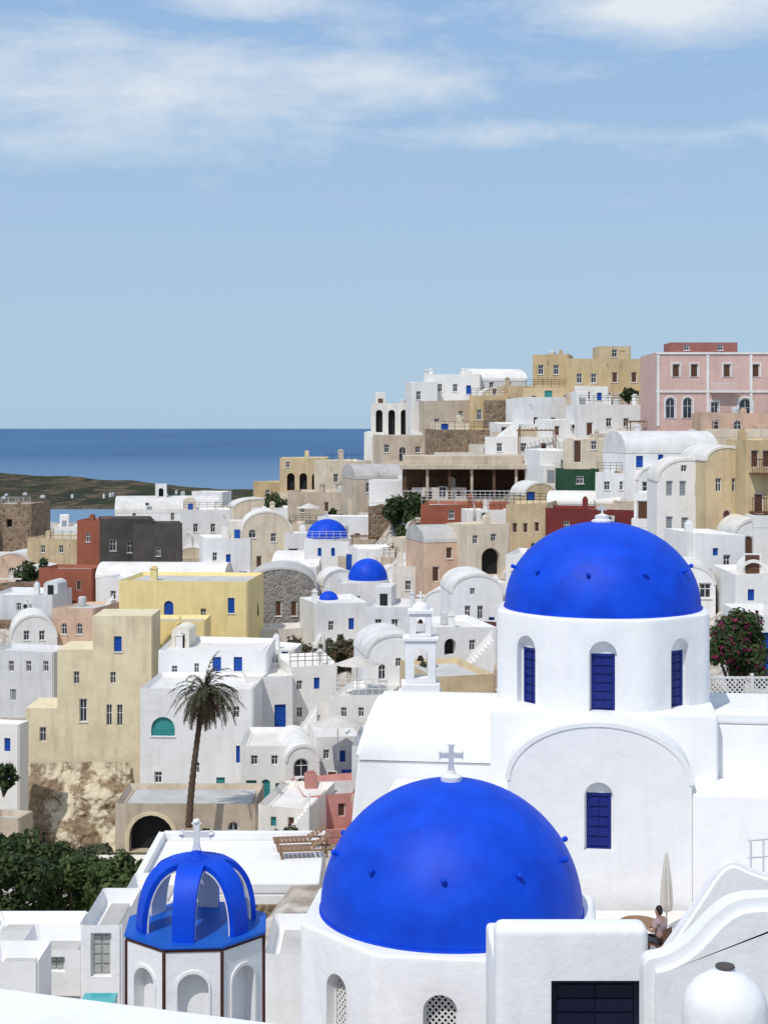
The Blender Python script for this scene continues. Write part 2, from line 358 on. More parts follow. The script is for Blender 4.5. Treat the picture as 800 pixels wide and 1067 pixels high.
        if roof in('flat','vd') and rg.random()<.6 and m not in ('ST','CH'):
            # front terrace with its parapet
            te=rg.uniform(1.2,2.4);hh=rg.uniform(.4,.85);tm=m if rg.random()<.35 else rg.choice(('W','WW','BE','CR','SB'));b=BM()
            box(b,-w/2,w/2,-te,-.004,-dn-1,.02,bev=.03);box(b,-w/2,w/2,-te-.02,-te+.18,.02,hh,bev=.03)
            box(b,-w/2-.01,-w/2+.17,-te+.2,-.01,.02,hh,bev=.03);box(b,w/2-.17,w/2+.01,-te+.2,-.01,.02,hh,bev=.03);obj('front_terrace',b,tm,root)
    if dome:
        px,py,rp,sq,dm=dome;lx,_,lz,a=hit(px,py,'f');yy=min(d/2,rp/F*Y*1.15);rr=rp/F*Y
        b=BM();lathe(b,[(rr*1.06,lz-1.2),(rr*1.06,lz)],24,T(lx,yy,0));dr=obj('drum',b,m,root)
        b=BM();lathe(b,[(rr*math.cos(i*math.pi/20),lz+sq*rr*math.sin(i*math.pi/20)) for i in range(11)],32,T(lx,yy,0));dd=obj('dome',b,dm,root)
        b=BM();box(b,lx-.06,lx+.06,yy-.06,yy+.06,lz+sq*rr-.03,lz+sq*rr+.7);box(b,lx-.25,lx+.25,yy-.05,yy+.05,lz+sq*rr+.35,lz+sq*rr+.46);obj('cross',b,'trimW',dd)
    return root
# ------------------------------------------------------------------ HILLTOP
HP=H("pale pink mansion with white window surrounds crowning the hilltop at right",684,815,366,444,'PK',rot=0,d=10,auto=False,wins=[(704,386,8,14,'rwm'),(723,386,8,14,'rwm'),(757,386,8,14,'rwm'),(787,386,8,14,'rwm'),(698,425,10,22,'Adm'),(716,425,10,22,'Adm'),(776,427,13,24,'Adm'),(744,425,8,13,'rdm')],cor=(368,408))
w_,d_,h_=LAST
for xx in (-w_/2+.12,-w_/2+5.1,w_/2-3.2):
    b=BM();box(b,xx-.14,xx+.14,-.09,-.003,0,h_-.35);obj('pilaster',b,'trimW',HP)
b=BM();box(b,-1.,1.6,-.8,-.13,3.35,3.5);[box(b,-1.+i*.2,-.96+i*.2,-.78,-.74,3.5,4.25) for i in range(14)];box(b,-1.,1.6,-.8,-.72,4.25,4.31);obj('balcony',b,'metalW',HP)
H("dusty red rooftop room standing on top of the pink mansion",698,768,356,368,'DR',rot=0,Y=163,d=4,dn=1,auto=False,wins=[(715,362,6,6,'rd'),(750,362,6,6,'rd')])
H("low salmon pink annex at the foot of the pink mansion",730,815,430,456,'SA',Y=148,d=5,wins=[(745,444,8,12,'rw'),(768,444,9,12,'ad')])
H("long ochre house left of the pink mansion",590,682,374,416,'OC',Y=182,d=9,wins=[(603,394,6,10,'rd'),(618,394,6,10,'rd'),(640,393,6,11,'rw'),(660,393,6,11,'rw')],ch=[(648,364,5)])
H("small ochre rooftop room on the long ochre house",624,657,360,376,'TA',Y=186,d=4,dn=1,wins=[(640,368,6,8,'rd')],auto=False)
H("square ochre tower house on the ridge line",554,592,369,408,'OC',Y=188,d=6,wins=[(563,385,6,10,'rd'),(579,385,6,10,'rd')])
H("low ochre house with teal window under the ridge tower",546,602,403,434,'TA',Y=184,wins=[(571,412,8,10,'rt'),(590,416,6,9,'rd'),(556,417,5,10,'rw')])
H("white barrel vaulted house topping the ridge at centre",494,549,383,414,'W',roof='vw',rise=1.6,Y=196,d=7,wins=[(512,402,5,8,'rd'),(530,402,5,8,'rd')])
H("broad white flat roofed house left of the ridge vault",446,500,390,424,'W',Y=194,d=7,wins=[(458,404,5,8,'rd'),(474,404,5,8,'rd'),(488,406,5,9,'rb')],ch=[(447,384,4),(481,384,4)])
H("narrow white tower house beside the white arcade",428,456,397,455,'W',Y=192,d=5,wins=[(436,412,5,9,'rd'),(446,430,5,9,'rd')],ch=[(446,386,4)])
H("white arcade with three tall dark arches at the ridge end",387,430,420,458,'WW',rot=0,Y=198,d=4,wins=[(395,440,7,26,'Ak'),(408,440,7,26,'Ak'),(421,440,7,26,'Ak')],name='arcade',cat='arcade')
H("plain beige house below the white ridge houses",443,493,417,456,'BE',Y=188,wins=[(455,440,5,8,'rd'),(480,432,5,8,'rd')])
H("ochre house with three dark windows below the ridge",489,530,412,450,'OC',Y=187,wins=[(499,432,5,11,'rd'),(511,432,5,11,'rd'),(522,430,5,9,'rb')])
H("tall narrow ochre house beside the white stair wall",525,553,402,446,'TA',Y=188,wins=[(538,420,5,9,'rw'),(545,434,5,10,'rw')],ch=[(533,394,4)])
H("white house with brown doors below the teal windowed house",545,606,414,456,'W',Y=180,wins=[(558,440,5,11,'Rw'),(576,440,5,10,'rd'),(592,432,5,9,'rd')],ch=[(590,407,5)])
H("small white cube house under the long ochre house",598,634,402,430,'W',Y=178,wins=[(612,412,5,8,'rd'),(624,413,5,8,'rb')])
H("wide white house under the ochre row and pink mansion",602,694,420,462,'W',Y=170,d=7,wins=[(614,447,7,14,'Rw'),(634,440,6,9,'rd'),(652,440,6,9,'rd'),(672,436,8,12,'ad')],ch=[(668,412,5),(640,413,5)])
H("long low white terrace house under the stair wall",505,602,454,480,'W',Y=172,wins=[(520,466,6,9,'rd'),(545,466,6,9,'rd'),(566,467,6,11,'Rw')])
H("plain tan retaining house under the arcade",397,458,453,484,'BE',Y=186,wins='auto')
H("brown stone ruin wall below the tan house",452,516,447,476,'SB',Y=181,d=4)
H("small white square tower left of the tan retaining house",379,402,449,484,'W',Y=198,d=4,wins=[(390,462,4,7,'rd')])
H("beige low house left of the pergola restaurant",420,482,480,500,'BE',Y=176,roof='vw',rise=.8,wins=[(440,490,5,7,'rd')])
H("white vaulted house with small blue windows below the mansion",652,748,449,494,'W',roof='vw',rise=2.,Y=139,d=6,wins=[(666,481,8,12,'rb'),(688,478,6,9,'rb'),(706,481,7,11,'rd'),(728,480,6,9,'rb')],ch=[(675,444,5)])
H("cream house with tall brown door right of long terrace house",586,654,456,492,'CR',Y=150,wins=[(601,470,9,24,'Rw'),(618,464,6,9,'rd'),(632,466,6,9,'rd'),(645,470,5,9,'rb')],ch=[(617,450,4)])
H("white house with two windows beside the green shed",620,664,492,530,'W',Y=140,wins=[(632,506,6,9,'rd'),(648,506,6,9,'rd'),(656,520,5,10,'Rb')])
H("dark green netted shed beside the pergola restaurant",588,624,488,518,'GR',Y=146,d=4,wins=[(604,500,8,8,'rd')],name='shed',cat='shed',auto=False)
H("beige vaulted house left of the pergola restaurant",370,426,484,526,'BE',Y=174,roof='vw',rise=1.6,wins=[(384,508,6,10,'rd'),(404,508,7,12,'Rw')])
H("low cream house above the dark hanging bush at left",338,382,480,516,'CR',Y=205,wins=[(350,498,5,9,'rd'),(366,498,5,9,'rd')],ch=[(360,470,5)])
H("tan house with three dark arches at the hill's left end",291,341,476,518,'TA',rot=0,Y=212,wins=[(303,502,8,18,'Ak'),(316,502,8,18,'Ak'),(329,502,8,18,'Ak'),(300,484,4,6,'rd')])
H("small dark ochre house at the hill's far left tip",266,294,502,528,'OC',Y=225,wins=[(279,514,5,8,'rd')])
H("white terrace house over the hanging bush",385,442,500,528,'W',Y=168,d=4,wins=[(425,515,5,9,'rd')])
H("beige terraced house below the three arched tan house",300,372,512,548,'BE',Y=190,wins=[(315,530,5,8,'rd'),(340,528,5,10,'Rw'),(358,530,5,8,'rd')],ch=[(330,506,5)])
H("white terrace house stepping down left of hanging bush",330,400,538,580,'W',Y=165,wins=[(372,560,6,9,'rd'),(388,560,6,9,'rb')])
H("cream terrace house behind the blue domed chapel",300,345,545,590,'CR',Y=172,wins=[(310,562,5,8,'rd')])
# ------------------------------------------------------------------ MIDDLE RIGHT
H("deep red house behind the big blue dome",568,686,529,572,'RD',Y=133,d=6,wins=[(590,548,6,10,'rd'),(660,546,6,10,'rd')])
H("white vault roof house above the deep red house",569,646,512,536,'W',roof='vw',rise=1.4,Y=141,d=5)
H("tan stone house with small brown windows left of red house",526,571,524,580,'TA',Y=136,wins=[(536,550,5,10,'rw'),(547,550,5,10,'rw'),(559,549,5,10,'rw')])
H("tall white house with stacked grey blue windows at right",684,747,478,590,'W',rot=-4,roof='vd',rise=1.6,Y=110,d=7,wins=[(697,509,7,16,'rg'),(711,509,7,16,'rg'),(727,510,6,14,'rg'),(697,547,7,18,'rg'),(713,548,7,18,'rg'),(729,550,6,16,'rb'),(712,488,6,7,'rd')])
H("ochre stone house with cream curved gable at right",735,780,465,562,'TA',rot=3,roof='vd',rise=1.,Y=107,d=7,wins=[(748,505,6,14,'rd'),(765,505,6,14,'rd'),(757,540,9,18,'Aw')])
HB=H("brown house with wooden balconies at the right edge",776,818,456,548,'OC',Y=104,d=6,wins=[(786,478,8,18,'Rw'),(798,478,8,18,'Rw'),(790,525,10,22,'Rw')])
for z in (1.,3.6):
    b=BM();box(b,-1.1,1.3,-.9,-.004,z-.1,z)
    for i in range(16): box(b,-1.1+i*.158,-1.07+i*.158,-.88,-.85,z,z+.9)
    box(b,-1.1,1.3,-.9,-.83,z+.9,z+.96);obj('balcony',b,'wood',HB)
H("white house between tall white house and right edge vault",724,776,556,636,'W',Y=98,wins=[(737,600,7,14,'rd'),(757,585,8,14,'rd'),(745,575,6,8,'rb')])
H("white vaulted house with dark arched door at right edge",764,818,540,600,'W',roof='vd',rise=1.2,Y=102,wins=[(779,571,13,26,'Aw'),(797,565,6,12,'rd')])
H("low white house with parapet at the lower right edge",766,820,596,648,'W',Y=90,wins=[(782,620,7,12,'rb')])
H("white house hidden behind the big blue dome",585,690,572,620,'W',Y=118,wins=[(600,590,6,10,'rd')])
H("terracotta red terrace house under the pergola restaurant",437,548,524,556,'TE',Y=150,d=6,wins=[(470,536,6,9,'rd'),(500,536,6,9,'rd'),(525,536,6,10,'Rw')])
H("white terrace house right of the terracotta terrace",486,530,530,552,'W',Y=146,d=3)
H("salmon house with barrel roof below terracotta terrace",442,489,549,616,'SA',roof='vw',rise=1.3,Y=133,wins=[(468,576,7,12,'rw'),(454,598,8,16,'Rw'),(477,600,6,10,'rd')])
H("beige house with big dark arch left of the blue dome",487,530,547,610,'CR',Y=131,wins=[(511,585,20,28,'Ak'),(495,562,6,9,'rd'),(514,560,6,8,'rd')])
H("white house wedged beside the blue dome's left edge",526,560,576,640,'W',Y=122,wins=[(535,600,6,10,'rd')])
H("white gabled vault house below the salmon house",470,524,599,668,'W',roof='vd',rise=1.3,Y=112,wins=[(487,638,6,14,'rd'),(500,638,6,14,'rd'),(492,616,5,7,'rd'),(512,650,6,14,'Rb')])
H("low white house with small dark arch left of the drum",454,517,654,704,'W',Y=103,wins=[(469,674,13,17,'Ak'),(492,672,7,11,'rd'),(506,672,6,11,'rd')],ch=[(484,646,6)])
H("low tan flat roofed house just behind the white church",452,516,704,740,'TA',Y=92,d=7,auto=False)
H("white vaulted chapel house behind the slim bell tower",382,442,662,722,'W',roof='vd',rise=1.5,Y=106,wins=[(398,700,8,16,'ad'),(415,690,6,9,'rd')])
# ------------------------------------------------------------------ MIDDLE LEFT
H("grey stone house with curved gable and brown windows",258,329,592,656,'ST',rot=3,roof='vd',rise=1.6,Y=138,d=7,rm='roofG',wins=[(271,634,7,16,'rw'),(290,634,7,16,'rw'),(306,634,7,16,'rw'),(320,636,6,16,'rw')])
H("white terrace wall house in front of grey stone house",256,324,656,672,'WW',Y=132,d=4,auto=False)
H("white chapel with round blue dome left of centre",316,364,563,615,'W',Y=152,d=5,dome=(340,562,22,.9,'dome'),wins=[(333,575,4,9,'ab'),(347,575,4,9,'ab')],name='chapel',cat='chapel')
H("white chapel with blue dome half hidden behind arched wall",352,441,606,650,'W',Y=140,d=6,dome=(383,606,21,1.05,'dome'),wins=[(372,626,6,10,'rd'),(425,624,6,10,'rd')],name='chapel',cat='chapel')
H("tiny white chapel with a small blue dome",329,356,626,655,'W',Y=134,d=3,dome=(342,626,10,.9,'dome'),wins=[(342,640,4,9,'ab')],name='chapel',cat='chapel')
H("white arched facade in front of the half hidden dome",336,374,594,640,'W',roof='vd',rise=1.5,Y=144,d=3,wins=[(354,615,6,10,'rd')])
H("white flat house right of the grey stone house",328,384,628,674,'W',Y=129,wins=[(345,652,6,10,'rd'),(366,650,6,12,'Rb')],ch=[(335,620,5)])
H("greyish white house with two tall dark windows at centre",380,443,630,676,'WG',Y=126,wins=[(394,653,7,16,'rd'),(411,652,7,14,'rd'),(430,656,7,14,'Rg')],ch=[(425,622,5)])
H("small white house in shade left of the salmon house",408,444,590,632,'WW',Y=136,wins=[(425,610,6,10,'rd')])
H("white barrel roof house behind the grey stone house",283,332,576,612,'W',roof='vw',rise=1.4,Y=152)
H("small cream house with arched gable left of vaults",233,264,548,602,'CR',roof='vd',rise=1.4,Y=170,wins=[(248,572,6,11,'ad'),(248,590,5,9,'rd')])
H("large cream vaulted house with arched window at left centre",252,304,533,602,'CR',roof='vd',rise=2.2,Y=166,wins=[(263,556,8,9,'ad'),(285,560,6,9,'rd'),(270,585,6,12,'Rw'),(290,585,6,9,'rd')],ch=[(285,526,5)])
H("white flat roofed house left of the cream vaults",190,242,531,586,'W',Y=195,wins=[(204,550,5,9,'rd'),(222,550,5,9,'rd')],ch=[(228,524,4)])
H("white low house with corner chimney below cream vaults",213,262,560,606,'W',Y=165,wins=[(224,580,5,9,'rd'),(238,582,5,9,'rb')])
H("far white church with long barrel roof near the sea",120,228,518,552,'W',roof='vw',rise=2.5,Y=245,d=9,wins=[(140,538,4,8,'rd'),(180,538,4,8,'rd'),(210,538,4,8,'rd')],name='church',cat='church')
H("small white belfry wall rising above the far white church",162,174,504,530,'W',Y=248,d=1.2,wins=[(168,513,5,9,'Ak')],name='belfry',cat='belfry',auto=False)
H("charcoal house with stepped roof at left",104,160,540,604,'CH',Y=186,d=6,wins=[(118,568,7,12,'rd'),(136,570,7,12,'rd'),(112,592,5,8,'rw')],rm='CH')
H("dark brown cube house right of the charcoal house",140,191,546,600,'CH',Y=183,wins=[(165,575,5,9,'rd')],rm='CH')
H("slim terracotta tower house beside the charcoal house",80,106,541,594,'TE',Y=188,d=4,wins=[(92,560,5,9,'rd')])
H("low brick red house with sloping wall at left",40,97,592,634,'TE',Y=165,d=5,wins=[(60,612,6,9,'rd'),(82,610,6,10,'Rw')])
H("long white barrel roof house below the charcoal house",100,234,588,616,'W',roof='vw',rise=1.5,Y=162,d=6,wins=[(190,605,5,7,'rd'),(215,605,5,7,'rd')])
H("white low house left of the pale yellow house",104,168,602,644,'W',Y=155,wins=[(118,620,6,9,'rd')])
H("plain tan house above the brick red house",28,84,560,594,'TA',Y=195,wins=[(45,572,5,8,'rd'),(64,572,5,8,'rd')])
H("small peach vault house at the left edge",-8,34,576,616,'SA',roof='vd',rise=2.,Y=195,wins=[(12,596,6,10,'ad')])
H("brown stone ruin at the left edge by the sea",-15,33,524,578,'SB',Y=230,d=8,wins=[(10,545,6,8,'rk')],name='ruin',cat='ruin')
H("white twin gabled house at left",12,60,642,680,'W',roof='vd',rise=2.5,Y=145,wins=[(28,662,6,10,'rd'),(44,662,6,10,'rd')])
H("salmon house with arched windows left of yellow building",55,99,632,680,'SA',Y=147,wins=[(67,655,7,12,'ad'),(83,655,7,12,'ad')])
H("long white flat house above the twin gables at left edge",-10,56,618,648,'WG',Y=158,wins=[(20,632,5,8,'rd')])
H("greyish white house with dark windows at left edge",-12,56,676,742,'WG',Y=130,d=4,wins=[(12,694,6,11,'rd'),(30,694,6,11,'rd'),(48,694,6,11,'rd'),(14,724,7,12,'Rg')],auto=False)
H("white house with blue shutters at the lower left edge",-14,20,752,850,'W',Y=107,d=1.5,auto=False,wins=[(8,776,7,14,'rb'),(10,804,7,16,'rb')])
H("bright yellow upper house with blue arched door",124,258,604,692,'YE',rot=-5,Y=127,d=8,auto=False,wins=[(176,635,10,18,'Ab'),(241,631,7,16,'rb'),(212,640,6,12,'rd')],ch=[(150,598,7)])
H("bright yellow stair block in front of the blue arched door",150,214,646,694,'YE',rot=0,Y=120,d=4,auto=False)
H("tall cream tan stepped house with dark windows above the cliff",27,158,642,808,'YT',roof='prof',prof=[(27,738),(60,738),(60,677),(97,677),(97,642),(158,642)],Y=113,d=4.5,wins=[(87,740,8,24,'rd'),(114,745,6,22,'rd'),(125,745,6,22,'rd'),(123,671,8,16,'rb'),(118,706,6,12,'rd'),(80,706,6,13,'rd'),(45,765,7,15,'rd')])
H("white house with two blue windows under bright yellow house",164,277,675,726,'W',rot=-3,Y=108,d=6,wins=[(226,692,9,15,'rb'),(248,692,9,15,'rb'),(205,696,5,10,'rd'),(182,698,6,9,'rd')],ch=[(180,667,7)])
H("large white house with arched teal window behind the palm",146,264,716,850,'W',rot=-3,Y=101,d=7,auto=False,wins=[(170,757,25,20,'at'),(225,742,7,12,'rd'),(246,742,7,12,'rd'),(230,818,9,16,'Rt'),(165,810,8,12,'rd'),(250,786,8,18,'Rb'),(205,800,6,11,'rd')])
H("small white house with bright blue door and shutter",271,306,675,706,'W',Y=117,d=4,wins=[(281,688,9,20,'Rb'),(297,687,7,16,'rb')])
H("white house with tall blue door at centre left",256,306,704,780,'W',Y=105,wins=[(292,747,12,26,'Rb'),(268,728,6,10,'rd'),(268,760,7,11,'rb')],ch=[(278,696,6)])
H("white house with small dark windows right of blue door",300,352,694,775,'W',Y=107,wins=[(312,714,6,10,'rd'),(330,712,6,12,'rb'),(312,742,6,10,'rd'),(330,752,7,14,'Rg')],ch=[(340,686,6)])
HR=H("white flat house with roof terrace and railing at centre",344,404,722,784,'W',Y=102,wins=[(358,742,6,10,'rd'),(376,742,6,10,'rd'),(390,762,6,12,'Rb'),(358,764,6,9,'rd')])
w_,d_,h_=LAST;b=BM()
for z in (.35,.65,.95): box(b,-w_/2+.1,w_/2-.1,.05,.09,h_+z,h_+z+.05)
for i in range(9): x=-w_/2+.12+(w_-.28)*i/8;box(b,x,x+.05,.04,.10,h_-.1,h_+1.)
obj('front_railing',b,'metalW',HR)
H("white house with turquoise doors near the palm",250,302,776,840,'W',rot=0,auto=False,Y=94,wins=[(262,824,11,22,'Rt'),(277,822,9,20,'At'),(291,824,8,16,'rt'),(265,792,7,10,'rd'),(286,792,7,10,'rd')])
H("small white vault house with arched door at centre left",298,333,777,828,'W',roof='vd',rise=1.,Y=93,wins=[(314,800,17,20,'ad'),(310,819,6,11,'rd')])
H("plain white cube house right of small vault house",328,374,768,822,'W',Y=94,wins=[(340,786,6,10,'rd'),(357,788,6,12,'rb'),(345,808,6,10,'rd')],ch=[(362,760,6)])
H("white low house left of the church's vaulted arm",366,410,776,830,'WG',Y=88,wins=[(384,800,7,12,'rd')])
H("muted pink low house below the white cubes",318,388,828,866,'P2',Y=86,d=5,wins=[(336,846,7,13,'rw'),(356,844,8,14,'Rw'),(374,846,6,11,'rd')])
H("small white cube left of the pink low house",268,324,838,880,'WW',Y=83,wins=[(285,856,6,10,'rt'),(303,858,7,13,'Rw')])
HC=H("tan cave house with dark arch beneath the palm",120,268,836,910,'BE',rot=0,Y=86,d=5,auto=False,wins=[(158,868,46,38,'Ak'),(215,870,9,14,'rd'),(243,868,12,24,'Ad')])
w_,d_,h_=LAST;b=BM();cxl=(158-194)/F*86
ring(b,[(cxl+x*1.18,z*1.1-(887-910)/F*86-.02) for x,z in outline(46/F*86,38/F*86,True)],[(cxl+x,z-(887-910)/F*86) for x,z in outline(46/F*86,38/F*86,True)],-.12,.02);obj('arch_surround',b,'YT',HC)
H("white house behind the slim bell tower on the slope",366,404,690,738,'WW',Y=112,wins=[(380,708,6,10,'rd')])
H("low tan retaining house at left edge below blue shutters",-14,20,850,890,'BE',Y=98,d=2,auto=False)
# ------------------------------------------------------------------ further houses packed between
for q in [("white cube house between the far church and cream vaults",160,200,550,588,'W'),("white house stepping above the barrel roof behind stone house",298,332,556,592,'W'),
("white house below the white terrace house near hanging bush",372,412,572,608,'W'),("low white house below the beige dark arch house",500,530,608,645,'W'),
("warm white terrace house under the greyish two window house",384,446,674,702,'WW'),("white house right of the pergola restaurant roof",562,594,468,502,'W'),
("warm white low house between brick red house and twin gables",58,110,618,646,'WW'),("white stepped house between railing house and church vault",398,442,735,806,'W'),
("white house below the salmon house's left corner",440,476,614,662,'W'),("cream low house left of the three arched tan house",244,296,520,552,'CR'),
("far white cube right of the long roofed far church",184,230,528,552,'W'),("white house under the tall stacked window house",690,745,588,642,'W'),
("beige cube behind the white flat roofed left house",228,262,528,556,'BE'),("white cube below the small dark ochre tip house",262,304,528,560,'W'),
("small white house above the slim terracotta tower",58,92,548,574,'W'),("warm white cube under the plain tan left house",10,50,590,626,'WW'),
("white house above the terracotta terrace's left end",440,486,508,532,'WW'),("cream cube between salmon house and hanging bush",418,446,560,600,'CR'),
("white low house at the foot of the tall narrow ochre house",520,562,440,464,'W'),("white small cube left of the wide white hilltop house",574,606,436,466,'W'),
("white house between ruin wall and pergola roof",500,548,462,486,'WW'),("tan cube beside the green netted shed",640,690,490,530,'TA'),
("white block under the vaulted blue window house",664,700,486,530,'W'),("pale house at the mansion's lower left corner",690,736,436,462,'W'),
("white low wall house below the two blue windows",196,262,722,752,'W'),
("white cube just left of the slim bell tower base",398,424,700,745,'W'),("white house above muted pink low house",300,344,800,836,'W'),
("beige cube at the foot of the white cube",236,290,870,900,'BE'),
("beige house at the right end of the ruin wall",512,542,450,480,'BE'),("tan house at the upper left of the deep red house",546,580,503,536,'TA'),
("cream house above the salmon barrel roof house",446,482,530,560,'CR'),("beige terrace house below the hanging creeper",398,440,580,606,'BE'),
("cream house left of the hanging creeper",364,398,520,552,'CR'),("beige low house under the three arched tan house",286,330,516,540,'BE'),
("beige low house at the foot of the cream vaults",244,302,598,620,'BE'),("cream house right of the dark brown cube house",186,216,570,602,'CR'),
("cream cube right of the low brick red house",94,124,606,634,'CR'),("beige house right of the turquoise doors",300,330,828,852,'BE'),
("cream low house beneath the plain white cube",336,378,814,838,'CR'),("beige house right of the tall stacked window house",744,784,558,592,'BE'),
("warm white house behind the ochre curved gable",742,792,446,476,'WW'),("cream house under the wide white hilltop house",632,672,452,478,'CR'),
("tan low house beneath the broad white ridge house",452,490,440,460,'CR'),("white cell house above the white flat roofed left house",200,232,512,540,'W'),
("small salmon house below the long white barrel roof",212,252,612,640,'SA'),("warm white cell house under the tiny chapel",326,352,652,678,'WW'),
("small white house left of the low dark arch house",440,460,660,700,'W'),("white cell house above the turquoise door house",262,300,756,784,'W'),
("cream cube under the railing terrace house",346,384,752,784,'CR'),
("tiny cream house wedged under the white vault topping ridge",502,526,404,424,'CR'),("tiny white house on the slope left of stone ruin wall",432,456,462,480,'W'),
("small tan house at right of the brown door house",648,676,470,494,'TA'),("small white house left of the tall stacked window house",660,688,512,548,'W'),
("tiny white cell house beside the beige dark arch",524,544,592,622,'W'),("small warm white house under the white gabled vault",498,526,648,676,'WW'),
("tiny beige house at the foot of the domed chapel",352,376,580,600,'BE'),("small white house right of the half hidden dome",420,446,604,628,'W'),
("small cream house behind the two blue windows house",256,276,660,684,'CR'),("tiny white house left of the bright blue door house",252,274,690,712,'W'),
("small white house over the arched vault door",310,338,764,786,'W'),("small beige house left of the low terracotta end",424,446,540,566,'BE'),
("small white house at the foot of the dark brown cube",150,178,592,612,'W'),("tiny tan house right of the peach vault house",30,56,600,626,'TA'),
("small white house under the vaulted right edge house",770,800,584,612,'W'),("tiny pale house at the foot of the balcony house",756,786,534,560,'CR')]:
    rgx=random.Random(q[0]+'r');H(*q,wins='auto',roof='vd' if rgx.random()<.36 else 'flat',rise=1.2,d=5 if q[2]-q[1]>30 else 3.5)
H("white house with bright blue door behind the fence at right",776,822,640,738,'W',Y=58,d=4,wins=[(797,682,9,46,'Rb')])
def RW(label,x0,x1,yt,yb,Y,m='SB'):
    a=P(x0,yb,Y);e=P(x1,yb,Y);h=(yb-yt)/F*Y;rg=random.Random(label);b=BM();n=8;W=e.x-a.x
    prism(b,[(0,-2),(W,-2)]+[(W*(1-i/n),h*(1+rg.uniform(-.15,.1))) for i in range(n+1)],0,.6)
    r=thing('retaining_wall',label,'wall',a,R(rg.uniform(-8,8)),'retaining walls on the slope');obj('masonry',b,m,r);b=BM();box(b,-.05,W*.4,-.05,.65,h*1.1,h*1.1+.12,bev=.03);obj('coping',b,'WW',r)
    ANCH.append((a.x+W/2,Y+2,a.z+h*.8));ANCH.append((a.x+W/2,Y-1,a.z))
RW('brown stone retaining wall below the white terrace wall house',254,332,673,690,126);RW('brown stone retaining wall left of the slim bell tower slope',326,384,678,696,120)
RW('grey stone retaining wall under the far white church',110,190,545,562,205,'ST');RW('beige retaining wall above the blue domed chapel',344,402,560,576,163,'BE')
RW('brown stone retaining wall beneath the pergola restaurant',384,442,526,542,160);RW('stone retaining wall under the cream vaults',200,262,600,614,158,'ST')
RW('beige retaining wall right of the ruin wall on the ridge',540,600,446,458,176,'BE');RW('brown stone wall above the twin gables at left',-10,70,606,622,166)
# stairs
def stairs(label,x0,y0,x1,y1,Y,wd=1.3,m='W'):
    a=P(x0,y0,Y);e=P(x1,y1,Y);dx=e.x-a.x;dz=e.z-a.z;n=max(4,int(abs(dz)/.2))
    r=thing('staircase',label,'stairs',a,0,'outdoor stairs between the houses');b=BM()
    pts=[(0,-1.5)]+[p for i in range(n) for p in ((dx*i/n,dz*(i+1)/n),(dx*(i+1)/n,dz*(i+1)/n))]+[(dx,-1.5)]
    prism(b,pts,0,wd);obj('steps',b,m,r);b=BM()
    prism(b,[(0,-1.6),(0,.5),(dx,dz+.5),(dx,-1.6)],wd+.004,wd+.2);obj('side_wall',b,m,r);ANCH.append((a.x,a.y,a.z))
stairs('white staircase rising on the ridge beside the ochre houses',506,468,540,442,174)
stairs('bright yellow staircase climbing to the bright yellow upper house',158,690,186,650,118,m='YE')
stairs('white staircase beside the house with tall blue door',306,778,330,742,99)
stairs('white staircase between stone house and flat white house',318,690,334,664,124)
stairs('white staircase below the cream house with brown door',640,498,660,474,144)
stairs('white staircase beside the low house with dark arch',486,700,514,668,98)
stairs('white staircase descending from the hanging creeper bush',396,606,424,580,145);stairs('white staircase left of the pink low house',300,870,322,842,82)
stairs('white staircase at left below the brick red house',96,650,116,626,150)
def para(label,px,py,Y,closed=True,m='canvas',sz=1.5):
    p=P(px,py,Y);r=thing('parasol',label,'parasol',p,0,'parasols on terraces');b=BM();lathe(b,[(.03,0),(.03,2.4)],8);obj('pole',b,'metalW',r);b=BM()
    if closed: lathe(b,[(.06,.8),(.17,.95),(.12,1.7),(.02,2.45)],10)
    else: lathe(b,[(sz,2.05),(sz*.98,2.1),(.05,2.6)],8)
    obj('canopy',b,m,r,60)
para('closed dark parasol on terrace before the grey stone house',268,652,131,True,'trousers')
para('open cream parasol on the railing house roof',372,724,103,False);para('open cream parasol by the cream terrace house',322,548,176,False)
para('closed cream parasol near the centre white stairs',338,694,118)
para('open cream parasol below the railing terrace house',352,790,92,False);para('closed cream parasol on the salmon barrel roof terrace',494,552,140)
def pergola(label,px,py,Y,w,d):
    p=P(px,py,Y);r=thing('pergola',label,'pergola',p,0,'wooden pergolas on terraces')
    for x in (-w/2,w/2-.1):
        for y in (0,d): b=BM();box(b,x,x+.1,y,y+.1,-.5,2.2);obj('post',b,'woodl',r)
    b=BM();box(b,-w/2-.2,w/2+.2,-.02,.12,2.2,2.3);box(b,-w/2-.2,w/2+.2,d-.02,d+.12,2.2,2.3)
    for i in range(9): x=-w/2+i*w/8;box(b,x-.04,x+.04,-.3,d+.4,2.303,2.38)
    obj('beams',b,'woodl',r)
pergola('wooden pergola on the terrace under the ridge ochre houses',560,470,168,4,2);pergola('wooden pergola left of the hanging creeper',384,582,160,3.5,2)
pergola('wooden pergola below the wide white hilltop house',676,462,160,4,2.2)
